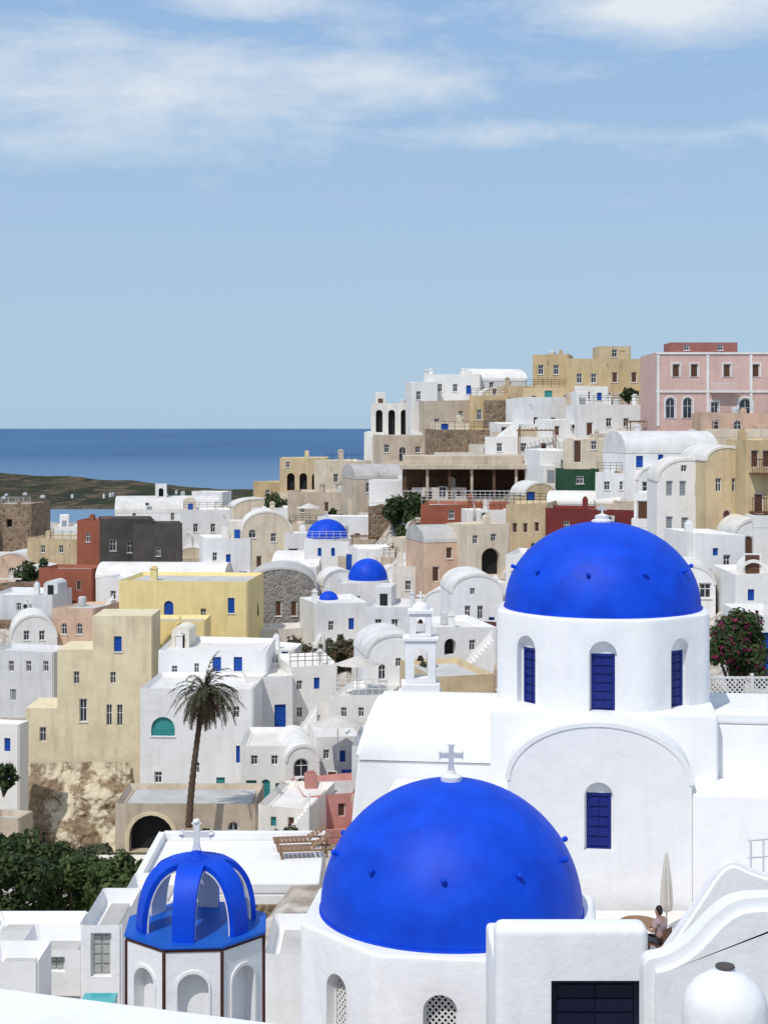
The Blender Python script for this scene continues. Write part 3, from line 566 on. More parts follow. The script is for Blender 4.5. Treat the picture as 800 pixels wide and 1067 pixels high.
# pergola restaurant
Yr=160;p=P(420,524,Yr);w=166/F*Yr
r=thing('restaurant','open restaurant terrace with flat beige roof on brown pillars','restaurant',p+Vector((w/2,0,0)))
ANCH+= [(p.x+w*q,Yr+e,p.z) for q in (0,.5,1) for e in (0,4,8)]
b=BM();box(b,-w/2,w/2,0,8,-3,.4,bev=.04);obj('terrace_base',b,'BE',r)
b=BM();box(b,-w/2,w/2,7,7.4,.4,4.2);obj('back_wall',b,'brown',r)
b=BM();box(b,-w/2-.3,w/2+.3,-.4,8,3.5,4.,bev=.05);box(b,-w/2,w/2-4,1,7,4.,4.9,bev=.05);obj('roof',b,'BE',r)
for i in range(8):
    x=-w/2+.2+(w-.4)*i/7;b=BM();box(b,x-.14,x+.14,.1,.38,.4,3.5);obj('pillar',b,'BE' if i%2 else 'brown',r)
b=BM();box(b,-w/2,w/2,.02,.08,1.2,1.28);[box(b,-w/2+i*.5,-w/2+i*.5+.04,.03,.07,.4,1.2) for i in range(int(w/.5))];obj('railing',b,'metalW',r)
# ------------------------------------------------------------------ the two big churches
def dome_part(root,rr,sq,z0,m='dome',nk=10,kel=32,rot=0):
    b=BM();lathe(b,[(rr+.03,z0-.02),(rr+.03,z0+.05)]+[(rr*math.cos(i*math.pi/48),z0+.05+sq*rr*math.sin(i*math.pi/48)) for i in range(25)],72)
    d=obj('dome',b,m,root,30)
    for i in range(nk):
        a=2*math.pi*i/nk+rot;e=R(kel);c=Vector((rr*math.cos(e)*math.cos(a),rr*math.cos(e)*math.sin(a),z0+.05+sq*rr*math.sin(e)))
        o=Vector((math.cos(a),math.sin(a),.35)).normalized();b=BM()
        lathe(b,[(.045,-.08),(.05,.05),(.06,.07),(.06,.11),(.035,.14),(0,.15)],10,T(*c)@o.to_track_quat('Z','Y').to_matrix().to_4x4());obj('knob',b,m,d)
    return d
def cross_pts(h,w,t):
    f=t*1.5
    return [(-t*.8,0),(t*.8,0),(t/2,h*.3),(t/2,h*.62-t/2),(w/2-t*.4,h*.62-t/2),(w/2,h*.62-f/2-.01),(w/2,h*.62+f/2+.01),(w/2-t*.4,h*.62+t/2),(t/2,h*.62+t/2),(t/2,h-t*.4),(f/2+.01,h),(-f/2-.01,h),(-t/2,h-t*.4),(-t/2,h*.62+t/2),(-w/2+t*.4,h*.62+t/2),(-w/2,h*.62+f/2+.01),(-w/2,h*.62-f/2-.01),(-w/2+t*.4,h*.62-t/2),(-t/2,h*.62-t/2),(-t/2,h*.3)]
def octo(bm,ap,z0,z1,rot=0,bev=.05):
    rc=ap/math.cos(math.pi/8);vs=lathe(bm,[(rc,z0),(rc,z1)],8,None,math.pi/8+rot)
    if bev: bmesh.ops.bevel(bm,geom=bm.edges[:],offset=bev,segments=3,affect='EDGES')
def rocto(bm,ap,z0,z1,fr,rot=0,k=6):
    rc=ap/math.cos(math.pi/8)
    rows=[]
    for dz,ins in ((0,0),(z1-z0-.1,0),(z1-z0-.04,.02),(z1-z0,.07)):
        row=[]
        for q in range(8):
            a=math.pi/8+q*math.pi/4+rot;cd=rc-fr/math.cos(math.pi/8)
            for i in range(k):
                t=a-math.pi/8+math.pi/4*i/(k-1);row.append(bm.verts.new((cd*math.cos(a)+(fr-ins)*math.cos(t),cd*math.sin(a)+(fr-ins)*math.sin(t),z0+dz)))
        rows.append(row)
    n=8*k
    for A_,B_ in zip(rows,rows[1:]):
        for i in range(n): bm.faces.new((A_[i],A_[(i+1)%n],B_[(i+1)%n],B_[i]))
    bm.faces.new(rows[0][::-1]);bm.faces.new(rows[-1])
# near church
c1=P(470,947,32);z1=-10.04
r1=thing('church','white church drum with the nearest large blue dome and stone cross','church',(c1.x,32,-15))
zz=z1+15;ro=R(-6.5)
b=BM();rocto(b,2.98,-1,zz,.35,ro);dw=obj('drum',b,'WF',r1);cut=BM()
dome_part(r1,2.72,.97,zz,nk=10,kel=28,rot=R(12))
for k in range(8):
    a=ro+k*math.pi/4;M=RZ(a)@T(2.98,0,zz-2.05)@RZ(math.pi/2)
    w,h=.66,1.35;prism(cut,outline(w,h,True),-.4,.28,M)
    b=BM();fr=None
    ol=outline(w+.004,h,True);ring(b,ol,[(x*.84,.05+z*.92) for x,z in outline(w,h,True)],.2,.29,M);fr=obj('window',b,'trimW',r1)
    b=BM()
    for q in range(-6,14):
        for sg in (1,-1):
            # diagonal lattice bars clipped to the opening
            pts=[]
            for s in range(0,41):
                x=-w/2+w*s/40;z=q*.13+sg*(x+w/2)*1.1
                top=h-w/2+math.sqrt(max(0,(w/2)**2-x*x))
                if .02<z<top-.02: pts.append((x,z))
            if len(pts)>2: 
                (xa,za),(xb,zb_)=pts[0],pts[-1];ln=math.hypot(xb-xa,zb_-za);Mb=M@T(xa,.245+.006*sg,za)@Matrix.Rotation(-math.atan2(zb_-za,xb-xa),4,'Y')
                box(b,0,ln,-.008,.008,-.016,.016,Mb)
    obj('lattice',b,'trimW',fr)
    b=BM();prism(b,outline(w-.02,h-.01,True),.27,.285,M);obj('dark_pane',b,'black',fr)
cutwall(dw,cut)
b=BM();octo(b,3.6,-4,-1,ro,.05);obj('body',b,'WF',r1)
zt=zz+2.72*.97+.05
b=BM();lathe(b,[(.22,zt-.06),(.22,zt+.08),(.1,zt+.14),(.08,zt+.2)],16);obj('cross_base',b,'trimW',r1)
b=BM();prism(b,cross_pts(.58,.5,.1),-.05,.05,T(0,0,zt+.15));obj('cross',b,'stonecross',r1)
# far church, its front turned a little
c2=P(627,632,43)
r2=thing('church','large white cross plan church with blue dome and arched facade','church',(c2.x,43,-13),R(-7.6))
zz=-5.03+13;zbk=-7.44+13
b=BM();rocto(b,2.88,zbk-.6,zz,.8,0);dw=obj('drum',b,'WF',r2);cut=BM();cut2=BM()
dome_part(r2,2.72,.86,zz,nk=10,kel=27,rot=R(9))
for k in range(8):
    a=k*math.pi/4;M=RZ(a)@T(2.88,0,zz-2.42)@RZ(math.pi/2)
    prism(cut,outline(.72,1.85,True),-.4,.2,M)
    opening(r2,cut2,M@T(0,.2,0),.62,1.5,'rn','trimW',.1)
cutwall(dw,cut);cutwall(dw,cut2)
b=BM();box(b,-2.95,2.95,-2.95,2.95,-1,zbk,bev=.12,seg=3);obj('crossing_block',b,'WF',r2)
def arcp(hw,spring,crown,k=28): return [(hw*math.cos(math.pi*i/k),spring+(crown-spring)*math.sin(math.pi*i/k)) for i in range(k+1)]
SW=Matrix(((0,1,0,0),(1,0,0,0),(0,0,1,0),(0,0,0,1)))
xa,xb=-6.2,-2.9
b=BM();box(b,xa,xb,-2.05,2.05,-1,-9.0+13)
for v in b.verts:
    if v.co.x<-4: v.co.x-=.4+(0 if v.co.z>2 else .5)
b.normal_update();bmesh.ops.bevel(b,geom=b.edges[:],offset=.08,segments=3,affect='EDGES');obj('arm_wall',b,'WF',r2)
b=BM();vs=prism(b,arcp(2.1,-9.05+13,zbk-.12),xa-.05,xb,SW)
for v in vs:
    if v.co.x<-4: v.co.x-=.45*(zbk-v.co.z)/1.6
bmesh.ops.recalc_face_normals(b,faces=b.faces[:])
bmesh.ops.bevel(b,geom=[e for e in b.edges if all(v.co.x<-4 for v in e.verts)],offset=.12,segments=3,affect='EDGES');obj('arm_vault',b,'WF',r2)
b=BM();box(b,-5.6,-1.9,-3.9,-2.1,-1,-9.5+13,bev=.14,seg=3);obj('side_chapel',b,'WF',r2)
b=BM();box(b,2.9,9,-2.5,2.3,-1,zbk-.3,bev=.1,seg=3);box(b,2.9,9,-2.52,-2.3,zbk-.31,zbk-.02,bev=.06);obj('arm_block',b,'WF',r2)
b=BM();box(b,1.7,9,-4.34,-2.51,-1,-9.15+13,bev=.14,seg=3);obj('side_chapel',b,'WF',r2)
fx=-.12
b=BM();prism(b,[(fx-2.3,-1),(fx+2.3,-1)]+[(fx+x,z) for x,z in arcp(2.3,-8.95+13,zbk-.04)],-4.4,-2.5);fw=obj('facade',b,'WF',r2);cut=BM();cut2=BM()
M=T(fx,-4.4,13-(887-HY)/F*38.6)
prism(cut,outline(.72,1.72,True),-.4,.18,M);opening(r2,cut2,M@T(0,.18,0),.62,1.42,'rn','trimW',.1)
cutwall(fw,cut);cutwall(fw,cut2)
b=BM();o=[(fx+x,z) for x,z in arcp(2.35,-8.95+13,zbk+.01)];i_=[(fx+x,z) for x,z in arcp(2.23,-8.95+13,zbk-.1)]
prism(b,o+i_[::-1],-4.43,-2.5);obj('facade_rim',b,'WF',r2)
b=BM();lathe(b,[(.3,zz+2.36),(.3,zz+2.42),(.2,zz+2.46),(.2,zz+2.55),(.06,zz+2.6),(0,zz+2.62)],16);obj('lantern_base',b,'trimW',r2)
b=BM();prism(b,cross_pts(.28,.24,.06),-.03,.03,T(0,0,zz+2.56));obj('cross',b,'stonecross',r2)
ANCH+=[(c2.x+x,y,-13.2) for x in (-8,-4,0,4,8) for y in (38,41,44,47)]+[(c1.x+x,y,-15) for x in (-3,0,3) for y in (28,32,35)]
# slim bell tower
pb=P(438,740,48)
r=thing('bell_tower','slim white stepped bell tower left of the large church','bell tower',(pb.x,48,pb.z-2))
b=BM();box(b,-.68,.68,-.6,.6,-1,2.6,bev=.05);box(b,-.6,.6,-.5,.5,2.6,2.9,bev=.04);obj('base',b,'WF',r)
b=BM();box(b,-.48,.48,-.4,.4,2.9,4.2,bev=.04);o1=obj('belfry',b,'WF',r);cut=BM();prism(cut,outline(.42,.95,True),-2,2,T(0,0,3.05));cutwall(o1,cut)
b=BM();box(b,-.56,.56,-.46,.46,4.2,4.32,bev=.03);obj('ledge',b,'WF',r)
b=BM();box(b,-.34,.34,-.3,.3,4.32,5.05,bev=.04);o1=obj('upper_belfry',b,'WF',r)
cut=BM();prism(cut,outline(.3,.55,True),-2,2,T(0,0,4.42));cutwall(o1,cut)
b=BM();box(b,-.4,.4,-.36,.36,5.05,5.15);obj('upper_ledge',b,'WF',r)
b=BM();lathe(b,[(.28,5.15)]+[(.28*math.cos(i*.157),5.15+.24*math.sin(i*.157)) for i in range(1,11)],16);obj('small_dome',b,'WF',r)
for z,s in ((3.55,.12),(4.72,.09)):
    b=BM();lathe(b,[(s,0),(s*.8,s*.5),(s*.5,s*1.2),(0,s*1.4)],12,T(0,0,z));obj('bell',b,'wood',r)
b=BM();prism(b,cross_pts(.34,.26,.06),-.03,.03,T(0,0,5.37));obj('cross',b,'trimW',r)
ANCH.append((pb.x,48,pb.z-2))
# open ribbed cupola
pc=P(205,962,26)
r=thing('cupola','white octagonal bell cupola with open blue ribbed crown and cross','cupola',(pc.x,26,-12))
zc=pc.z+12;ro=R(4)
b=BM();octo(b,1.13,-1,zc-.08,ro,.0);ow=obj('wall',b,'WF',r);cut=BM()
for k in range(8):
    a=ro+k*math.pi/4+0;M=RZ(a)@T(1.13,0,zc-1.5)@RZ(math.pi/2)
    prism(cut,outline(.5,1.05,True),-.3,.2,M)
    b=BM();ring(b,[(x*1.14,z*1.05-.0) for x,z in outline(.5,1.05,True)],[(x*1.01,z*1.0) for x,z in outline(.5,1.05,True)],-.025,.03,M);obj('arch_rim',b,'WF',r)
    rc=1.13/math.cos(math.pi/8);a2=a+math.pi/8;b=BM();tube(b,(rc*math.cos(a2),rc*math.sin(a2),-1),(rc*math.cos(a2),rc*math.sin(a2),zc-.11),.028,8);obj('corner_trim',b,'redtrim',r)
cutwall(ow,cut)
b=BM();octo(b,1.145,zc-.10,zc-.055,ro,0);obj('trim_band',b,'redtrim',r)
b=BM();octo(b,1.17,zc-.055,zc,ro,.015);obj('cap',b,'cap',r)
for k in range(6):
    a=k*math.pi/3-R(90+6)
    for nm,m_,o0,o1 in (('rib','dome',0,-.09),('rib_lining','trimW',-.093,-.12)):
        b=BM();rows=[];n=18
        for i in range(n+1):
            t=R(88)*i/n;rad=1.0*math.cos(t)**.58;z=zc+1.12*math.sin(t)**.95
            nr=Vector((math.cos(t)/.94,0,math.sin(t)/1.15)).normalized()
            hw=.18+.05*(1-math.cos(t))
            hw=min(hw,rad*.577+.008)
            rows.append([b.verts.new((rad+nr.x*q,e*hw,z+nr.z*q)) for q,e in ((o0,-1),(o0+.015,0),(o0,1),(o1,1),(o1,-1))])
        for A,B in zip(rows,rows[1:]):
            for j in range(5): b.faces.new((A[j],A[(j+1)%5],B[(j+1)%5],B[j]))
        b.faces.new(rows[0]);b.faces.new(rows[-1][::-1]);bmesh.ops.transform(b,matrix=RZ(a),verts=b.verts[:])
        o_=obj(nm,b,m_,r if nm=='rib' else o_,30)
b=BM();lathe(b,[(.24,zc+1.09),(.18,zc+1.15),(.1,zc+1.19),(.08,zc+1.24),(0,zc+1.26)],20);cr=obj('crown_cap',b,'dome',r,40)
b=BM();prism(b,cross_pts(.50,.50,.10),-.04,.04,T(0,0,zc+1.2))
for dx,dz in ((-.25,.31),(.25,.31),(0,.52)): lathe(b,[(0,-.06),(.05,-.035),(.065,0),(.05,.035),(0,.06)],10,T(dx,0,zc+1.2+dz))
obj('cross',b,'trimW',r)
ANCH+=[(pc.x,26,-13),(pc.x,22,-13)]
# ------------------------------------------------------------------ near walls and roofs
b=BM();z=-5.4
pts=[(-9,16.6),(-3.73,14.9),(-.6,13.9),(4,12.4),(4,9),(-9,9)]
lo=[b.verts.new((x,y,z-4)) for x,y in pts];hi=[b.verts.new((x,y,z)) for x,y in pts];b.faces.new(lo[::-1]);tf=b.faces.new(hi)
for i in range(6): b.faces.new((lo[i],lo[(i+1)%6],hi[(i+1)%6],hi[i]))
bmesh.ops.recalc_face_normals(b,faces=b.faces[:])
bmesh.ops.bevel(b,geom=[e for e in b.edges if all(v.co.z>z-.1 for v in e.verts)],offset=.12,segments=4,affect='EDGES')
tag(obj('roof_terrace',b,'WF'),'plain white roof edge across the bottom left corner','roof')
# parapet building lower right
def wallpoly(b,pts,Y,th,bev=.07,seg=3):
    q=[((x-CX)/F*Y,-(y-HY)/F*Y) for x,y in pts];prism(b,q,Y,Y+th);bmesh.ops.recalc_face_normals(b,faces=b.faces[:])
    es=[e for e in b.edges if abs(e.verts[0].co.y-e.verts[1].co.y)<.01];bmesh.ops.bevel(b,geom=es,offset=bev,segments=seg,affect='EDGES')
r=thing('house','white parapet house with near black doorway at lower right','house',P(595,1200,24))
b=BM();q0=P(516,966,24);q1=P(676,966,24);base=P(595,1200,24)
box(b,q0.x-base.x,q1.x-base.x,0,.5,-2,q0.z-base.z,bev=.14,seg=5);wl=obj('wall',b,'WF',r)
cut=BM();M=T(P(621,0,24).x-base.x,0,-(1110-HY)/F*24-base.z);opening(r,cut,M,94/F*24,88/F*24,'Rx','WF',.3);cutwall(wl,cut)  # near-black leaf and frame colour stand in for the recess's dark interior
b=BM();box(b,q0.x-base.x+.02,q1.x-base.x-.02,.51,2.6,-2,q0.z-base.z-.75,bev=.08,seg=3);obj('roof',b,'WF',r)
def smoothpts(pts,n=3):
    for _ in range(n):
        o=[pts[0]]
        for a,c in zip(pts,pts[1:]): o+=[(a[0]*.75+c[0]*.25,a[1]*.75+c[1]*.25),(a[0]*.25+c[0]*.75,a[1]*.25+c[1]*.75)]
        pts=o+[pts[-1]]
    return pts
b=BM();q=[(672,1300)]+smoothpts([(672,1030),(673,1004),(696,1001),(722,984),(744,958),(768,941),(800,938),(860,940)],2)+[(860,1300)]
wallpoly(b,q,22.6,.7,.16,4)
tag(obj('garden_wall',b,'WF',None,35),'swooping white curved wall in the lower right corner','wall','white walls around the church terrace')
b=BM();pp=P(755,1067,20)
lathe(b,[(.56,-1.5),(.56,.05),(.55,.25),(.5,.42),(.38,.56),(.22,.66),(.13,.7),(.11,.73)],28)
r=thing('chimney','rounded white chimney pot at the bottom right corner','chimney',pp);obj('stack',b,'WF',r,40)
b=BM();lathe(b,[(.08,.73),(.13,.745),(.12,.77),(.05,.79),(0,.795)],14);obj('vent_cap',b,'CH',r)
b=BM();wallpoly(b,[(690,1060)]+smoothpts([(690,995),(706,972),(728,940),(748,908),(764,898),(782,908),(815,918),(860,926)],2)+[(860,1060)],30.5,.4,.08)
tag(obj('stair_wall',b,'WF',None,35),'sloping white stair wall behind the curved lower right wall','wall','white walls around the church terrace')
b=BM();box(b,2.5,14,30,38.2,-12.6,-12.02,bev=.03);tag(obj('terrace',b,'roofW'),'white paved terrace in front of the large church facade','terrace')
b=BM();box(b,4.75,14,32.3,32.6,-12.02,-11.6,bev=.05,seg=3);tag(obj('parapet_wall',b,'WF'),'low white parapet along the front of the terrace','wall','white walls around the church terrace')
# metal railing right
r=thing('railing','white metal stair railing at the right edge by the stair wall','railing',P(792,930,31))
for i in range(4):
    b=BM();tube(b,(i*.28-.2,i*.1,0),(i*.28-.2,i*.1,1.05),.022,8);obj('post',b,'metalW',r)
b=BM()
for z in (.35,.7,1.05): tube(b,(-.25,0,z),(.9,.35,z),.022,8)
obj('rails',b,'metalW',r)
# closed parasol, table, person
pu=Vector((P(694,0,36.5).x,36.5,-12.02))
r=thing('parasol','closed cream parasol standing on the church terrace','parasol',pu);r.scale=(.8,.8,.9)
b=BM();lathe(b,[(.3,0),(.3,.06),(.05,.08),(.03,.1),(.03,2.15),(0,2.2)],16);obj('pole',b,'metalW',r)
b=BM();rows=[(.05,.55),(.14,.6),(.17,.8),(.15,1.2),(.11,1.6),(.05,2.05),(.01,2.12)];nn=16;A=[]
for rad,z in rows: A.append([b.verts.new((rad*(1.18 if i%2 else .8)*math.cos(i*math.pi/8),rad*(1.18 if i%2 else .8)*math.sin(i*math.pi/8),z)) for i in range(nn)])
for a_,b_ in zip(A,A[1:]):
    for i in range(nn): b.faces.new((a_[i],a_[(i+1)%nn],b_[(i+1)%nn],b_[i]))
obj('canopy',b,'canvas',r,60)
r=thing('table','round brown wooden table beside the seated person','table',Vector((5.8,35.0,-12.02)))
b=BM();lathe(b,[(.42,.71),(.44,.72),(.44,.75),(.42,.76)],28);obj('tabletop',b,'woodl',r)
b=BM();lathe(b,[(.24,0),(.24,.03),(.04,.06),(.035,.71)],14);obj('pedestal',b,'black',r)
PX=Vector((6.2,34.55,-12.02));PR=R(-42)
r=thing('chair','dark chair under the person on the church terrace','chair',PX,PR);r.scale=(.92,)*3
b=BM();box(b,-.22,.22,-.22,.22,.42,.45,bev=.01);obj('seat',b,'wood',r)
for x in(-.2,.2):
    for y in (-.2,.2): b=BM();tube(b,(x,y,0),(x,y,.42),.02,6);obj('leg',b,'wood',r)
b=BM();box(b,.2,.23,-.2,.2,.45,.85,bev=.01);obj('backrest',b,'wood',r)
SKIN=[]
def skinned(name,chains,m,parent,sub=2):
    vs=[];es=[];rad=[];idx={}
    for ch in chains:
        prev=None
        for p in ch:
            k=tuple(round(c,3) for c in p[:3])
            if k not in idx: idx[k]=len(vs);vs.append(k);rad.append(p[3])
            i=idx[k]
            if prev is not None: es.append((prev,i))
            prev=i
    me=bpy.data.meshes.new(name);me.from_pydata(vs,es,[]);me.materials.append(MT[m])
    o=bpy.data.objects.new(name,me);COL.objects.link(o);o.parent=parent
    o.modifiers.new('s','SKIN');
    for i,x in enumerate(me.skin_vertices[0].data): x.radius=(rad[i],rad[i]);x.use_root=(i==0)
    u=o.modifiers.new('u','SUBSURF');u.levels=sub;u.render_levels=sub;SKIN.append(o);return o
r=thing('person','person in dusty pink top with dark hair seated at table','person',PX,PR);r.scale=(.92,)*3
pel=(.02,0,.55,.15);ch_=(0,0,.9,.16);nk=(-.03,0,1.08,.055)
chains=[[pel,(.02,0,.72,.14),ch_,(0,0,1.02,.12),nk,(-.05,0,1.2,.085),(-.06,0,1.29,.09)]]
for s in(-1,1):
    chains.append([(0,0,1.02,.12),(0,.18*s,1.0,.06),(-.05,.23*s,.76,.045),(-.28,.16*s,.80,.035),(-.37,.13*s,.80,.025)])
    chains.append([pel,(-.03,.1*s,.52,.09),(-.42,.12*s,.5,.065),(-.42,.12*s,.1,.045),(-.52,.12*s,.04,.04)])
    for f in range(4): chains.append([(-.37,.13*s,.80,.025),(-.41,(.13+.018*(f-1.5))*s,.795,.011),(-.45,(.13+.022*(f-1.5))*s,.785,.009)])
bd=skinned('body',chains,'skin',r)
skinned('top',[[(.02,0,.56,.165),(.02,0,.72,.155),(0,0,.9,.175),(0,0,1.02,.135),(-.02,0,1.06,.08)],[(0,0,1.02,.135),(0,.18,1.0,.075),(-.03,.22,.84,.065)],[(0,0,1.02,.135),(0,-.18,1.0,.075),(-.03,-.22,.84,.065)]],'shirt',r)
skinned('trousers',[[(.02,0,.55,.16),(-.03,.1,.52,.1),(-.42,.12,.5,.078),(-.42,.12,.16,.06)],[(.02,0,.55,.16),(-.03,-.1,.52,.1),(-.42,-.12,.5,.078),(-.42,-.12,.16,.06)]],'trousers',r)
skinned('hair',[[(.02,0,1.12,.05),(0,0,1.22,.085),(-.03,0,1.31,.092),(-.07,0,1.35,.06)]],'hair',r)
# roof terrace house with loungers, stone front
zr=-14.85
r=thing('house','low white flat roofed house with stone front and sun loungers','house',Vector((-4.9,48.8,-19)))
b=BM();box(b,-3.2,2.8,0,6.6,-2,zr+19,bev=.06);obj('wall',b,'WF',r)
b=BM();box(b,-3.2,2.8,0,.25,zr+19,zr+19.35,bev=.05);box(b,-3.2,-2.95,.25,6.6,zr+19,zr+19.3,bev=.04);box(b,-3.2,2.8,6.35,6.6,zr+19,zr+19.3,bev=.04);obj('parapet',b,'WF',r)
b=BM();box(b,.6,2.75,-.12,-.003,-2,zr+18.7,bev=.03);obj('stone_facing',b,'SB',r)
ANCH+=[(-4.9+x,49+y,-19) for x in(-3,0,3) for y in (0,3,6)]
def lounger(lab,x,y,rz):
    r=thing('sun_lounger',lab,'sun lounger',Vector((x,y,zr)),rz,'wooden sun loungers on the white roof')
    b=BM()
    for i in range(8): box(b,-.95+i*.15,-.95+i*.15+.12,-.32,.32,.30,.34)
    box(b,-.95,.95,-.33,-.29,.26,.32);box(b,-.95,.95,.29,.33,.26,.32);obj('frame',b,'woodl',r)
    b=BM();M=T(.28,0,.33)@Matrix.Rotation(R(-32),4,'Y')
    for i in range(5): box(b,i*.15,i*.15+.12,-.32,.32,0,.04,M)
    obj('backrest',b,'woodl',r)
    for sx in(-.8,.75):
        for sy in(-.29,.29): b=BM();box(b,sx-.03,sx+.03,sy-.03,sy+.03,0,.27);obj('leg',b,'woodl',r)
lounger('wooden sun lounger on the white roof, farther from the dome',-2.95,54.2,R(8));lounger('wooden sun lounger on the white roof, nearer to the dome',-2.75,53.1,R(8))
# lower left white houses
H("white house with pale grey doors left of the blue cupola",84,127,962,1050,'WF',Y=37,d=3,wins=[(107,995,22,46,'Rs')],dn=3)
H("white shed with grey shuttered window at lower left",18,86,988,1050,'WF',Y=39,d=2,wins=[(58,1005,20,16,'Rs')],dn=3)
H("white wall house at the left edge above the roof",-20,40,1000,1050,'WF',Y=36,d=1.5,dn=3)
H("white wall house behind the grey shuttered shed",-20,80,968,1000,'WF',Y=46,d=2,dn=4)
H("white wall house between the cupola and nearest dome",276,330,992,1067,'WF',Y=36,d=3,dn=4)
H("white low house right of the green trees",124,180,938,1000,'WF',Y=46,d=3,dn=4)
H("long white low wall house above the green trees",92,172,902,940,'WW',Y=66,d=2,dn=4)
H("white cube house behind the roof with loungers",176,262,884,905,'WF',Y=62,d=3,dn=5)
# lattice fence
r=thing('fence','white diamond lattice fence right of the drum','fence',P(738,738,50))
wd=90/F*50;hh=33/F*50;b=BM()
box(b,0,wd,-.03,.03,0,.07);box(b,0,wd,-.03,.03,hh-.07,hh)
obj('frame',b,'trimW',r);b=BM()
n=int((wd+hh)/.16)
for i in range(n):
    for sg in(1,-1):
        x0=-hh+i*.16
        pts=[(x0+t*hh,(t if sg>0 else 1-t)*hh) for t in np.linspace(0,1,30) if 0<=x0+t*hh<=wd]
        if len(pts)>2:
            (xa,za),(xb,zb_)=pts[0],pts[-1];ln=math.hypot(xb-xa,zb_-za)
            box(b,0,ln,-.01+.012*sg,.01+.012*sg,-.02,.02,T(xa,0,za)@Matrix.Rotation(-math.atan2(zb_-za,xb-xa),4,'Y'))
obj('lattice',b,'trimW',r)
for i in range(3): b=BM();box(b,i*wd/2-.05,i*wd/2+.05,-.05,.05,-1.5,hh+.1);obj('post',b,'trimW',r)
ANCH+=[(P(738+i*20,0,52).x,52+j,P(0,742,50).z) for i in range(4) for j in (0,4,8)]
# ------------------------------------------------------------------ plants
def shrub(label,px,py,wp,hp,Y,m='leaf',n=2200,ls=.16,name='shrub',cat='shrub',group='shrubs among the houses',trunk=True):
    p=P(px,py,Y);w=wp/F*Y/2;h=hp/F*Y
    r=thing(name,label,cat,p,0,group);ANCH.append((p.x,p.y,p.z))
    cl=[]
    for i in range(18):
        a=random.random()*6.283;q=random.random()**.5;zz=random.uniform(.12,.85)
        cl.append((Vector((math.cos(a)*q*w*.8*(1.15-abs(zz-.45)),math.sin(a)*q*w*.7,h*zz)),random.uniform(.22,.42)*min(w,h)))
    V=[];Fc=[]
    for i in range(n):
        c,cr=random.choice(cl);v=Vector((random.gauss(0,1),random.gauss(0,1),random.gauss(0,1))).normalized()*cr*random.uniform(.55,1.08)
        o=c+v;o.z=max(o.z,.02);s=ls*random.uniform(.6,1.3)
        nv=(v.normalized()+Vector((random.gauss(0,.5),random.gauss(0,.5),random.gauss(.3,.5)))).normalized()
        t=nv.orthogonal().normalized();t=(Matrix.Rotation(random.random()*6.28,3,nv)@t);u=nv.cross(t)
        k=len(V);V+=[o-t*s,o+u*s*.45,o+t*s,o-u*s*.45];Fc.append((k,k+1,k+2,k+3))
    obj('crown',([tuple(v) for v in V],[],Fc),m,r,0)
    b=BM()
    for c,cr in cl[:6]: tube(b,(0,0,-.4),c,.05*w+.02,6,.02)
    obj('trunk',b,'bark',r)
    return r
G='dark trees in the gully at lower left'
for i,(x,y,w,h,Y,m,l) in enumerate([(20,968,95,84,58,'leafd','dark green tree at the far left of the gully'),(72,972,90,82,60,'leaf','dense green tree in the middle of the gully'),(120,968,84,74,57,'leaf','bright green tree beside the low white house'),(45,925,80,50,68,'leafd','rounded dark tree behind the front row in gully'),(140,935,60,40,64,'leafd','small dark tree at right end of the gully'),(95,918,70,34,72,'olive','dusty olive tree at the back of the gully'),(5,908,50,36,75,'leafd','dark bush at left edge below the retaining house')]):
    shrub(l,x,y,w,h,Y,m,4600,.14,'tree','tree',G)
shrub('dark green creeper bush hanging under the white terrace',424,582,56,72,158,'leafd',3600,.3)
shrub('bougainvillea bush with pink flowers behind the lattice fence',766,722,84,92,54,'bougain',6500,.11)
shrub('dark bush beside the peach vault house',34,616,44,34,176,'leafd',1500,.3)
shrub('small dark tree at the left edge by blue shutters',4,824,26,30,104,'leafd',1000,.2)
shrub('dark bush in front of the wide white hilltop house',655,418,18,14,176,'leafd',500,.3)
shrub('dry bush on the slope left of the bell tower',366,692,34,26,118,'dry',1200,.2)
shrub('dry bush below the white terrace wall house',310,690,40,22,124,'dry',1200,.2)
shrub('olive bush on slope right of the blue shutter',338,698,36,24,119,'olive',1200,.2)
shrub('dusty bush below the tiny chapel',350,680,30,18,126,'olive',900,.2)
shrub('green bush beside the muted pink house',384,866,30,26,80,'leaf',1100,.14)
shrub('olive bush between small white cube and loungers',300,886,34,22,76,'olive',1000,.14)
shrub('green bush below the beige terraced house',348,552,26,22,178,'leafd',700,.3)
shrub('green bush at the left tip of the hill',288,530,30,16,205,'leafd',700,.3)
shrub('small green bush left of the deep red house',560,586,22,20,126,'leaf',600,.2)
shrub('small green bush by the tall brown door',646,494,18,16,146,'leafd',500,.2)
shrub('olive bush under the low dark arch house',446,706,20,16,98,'olive',500,.16)
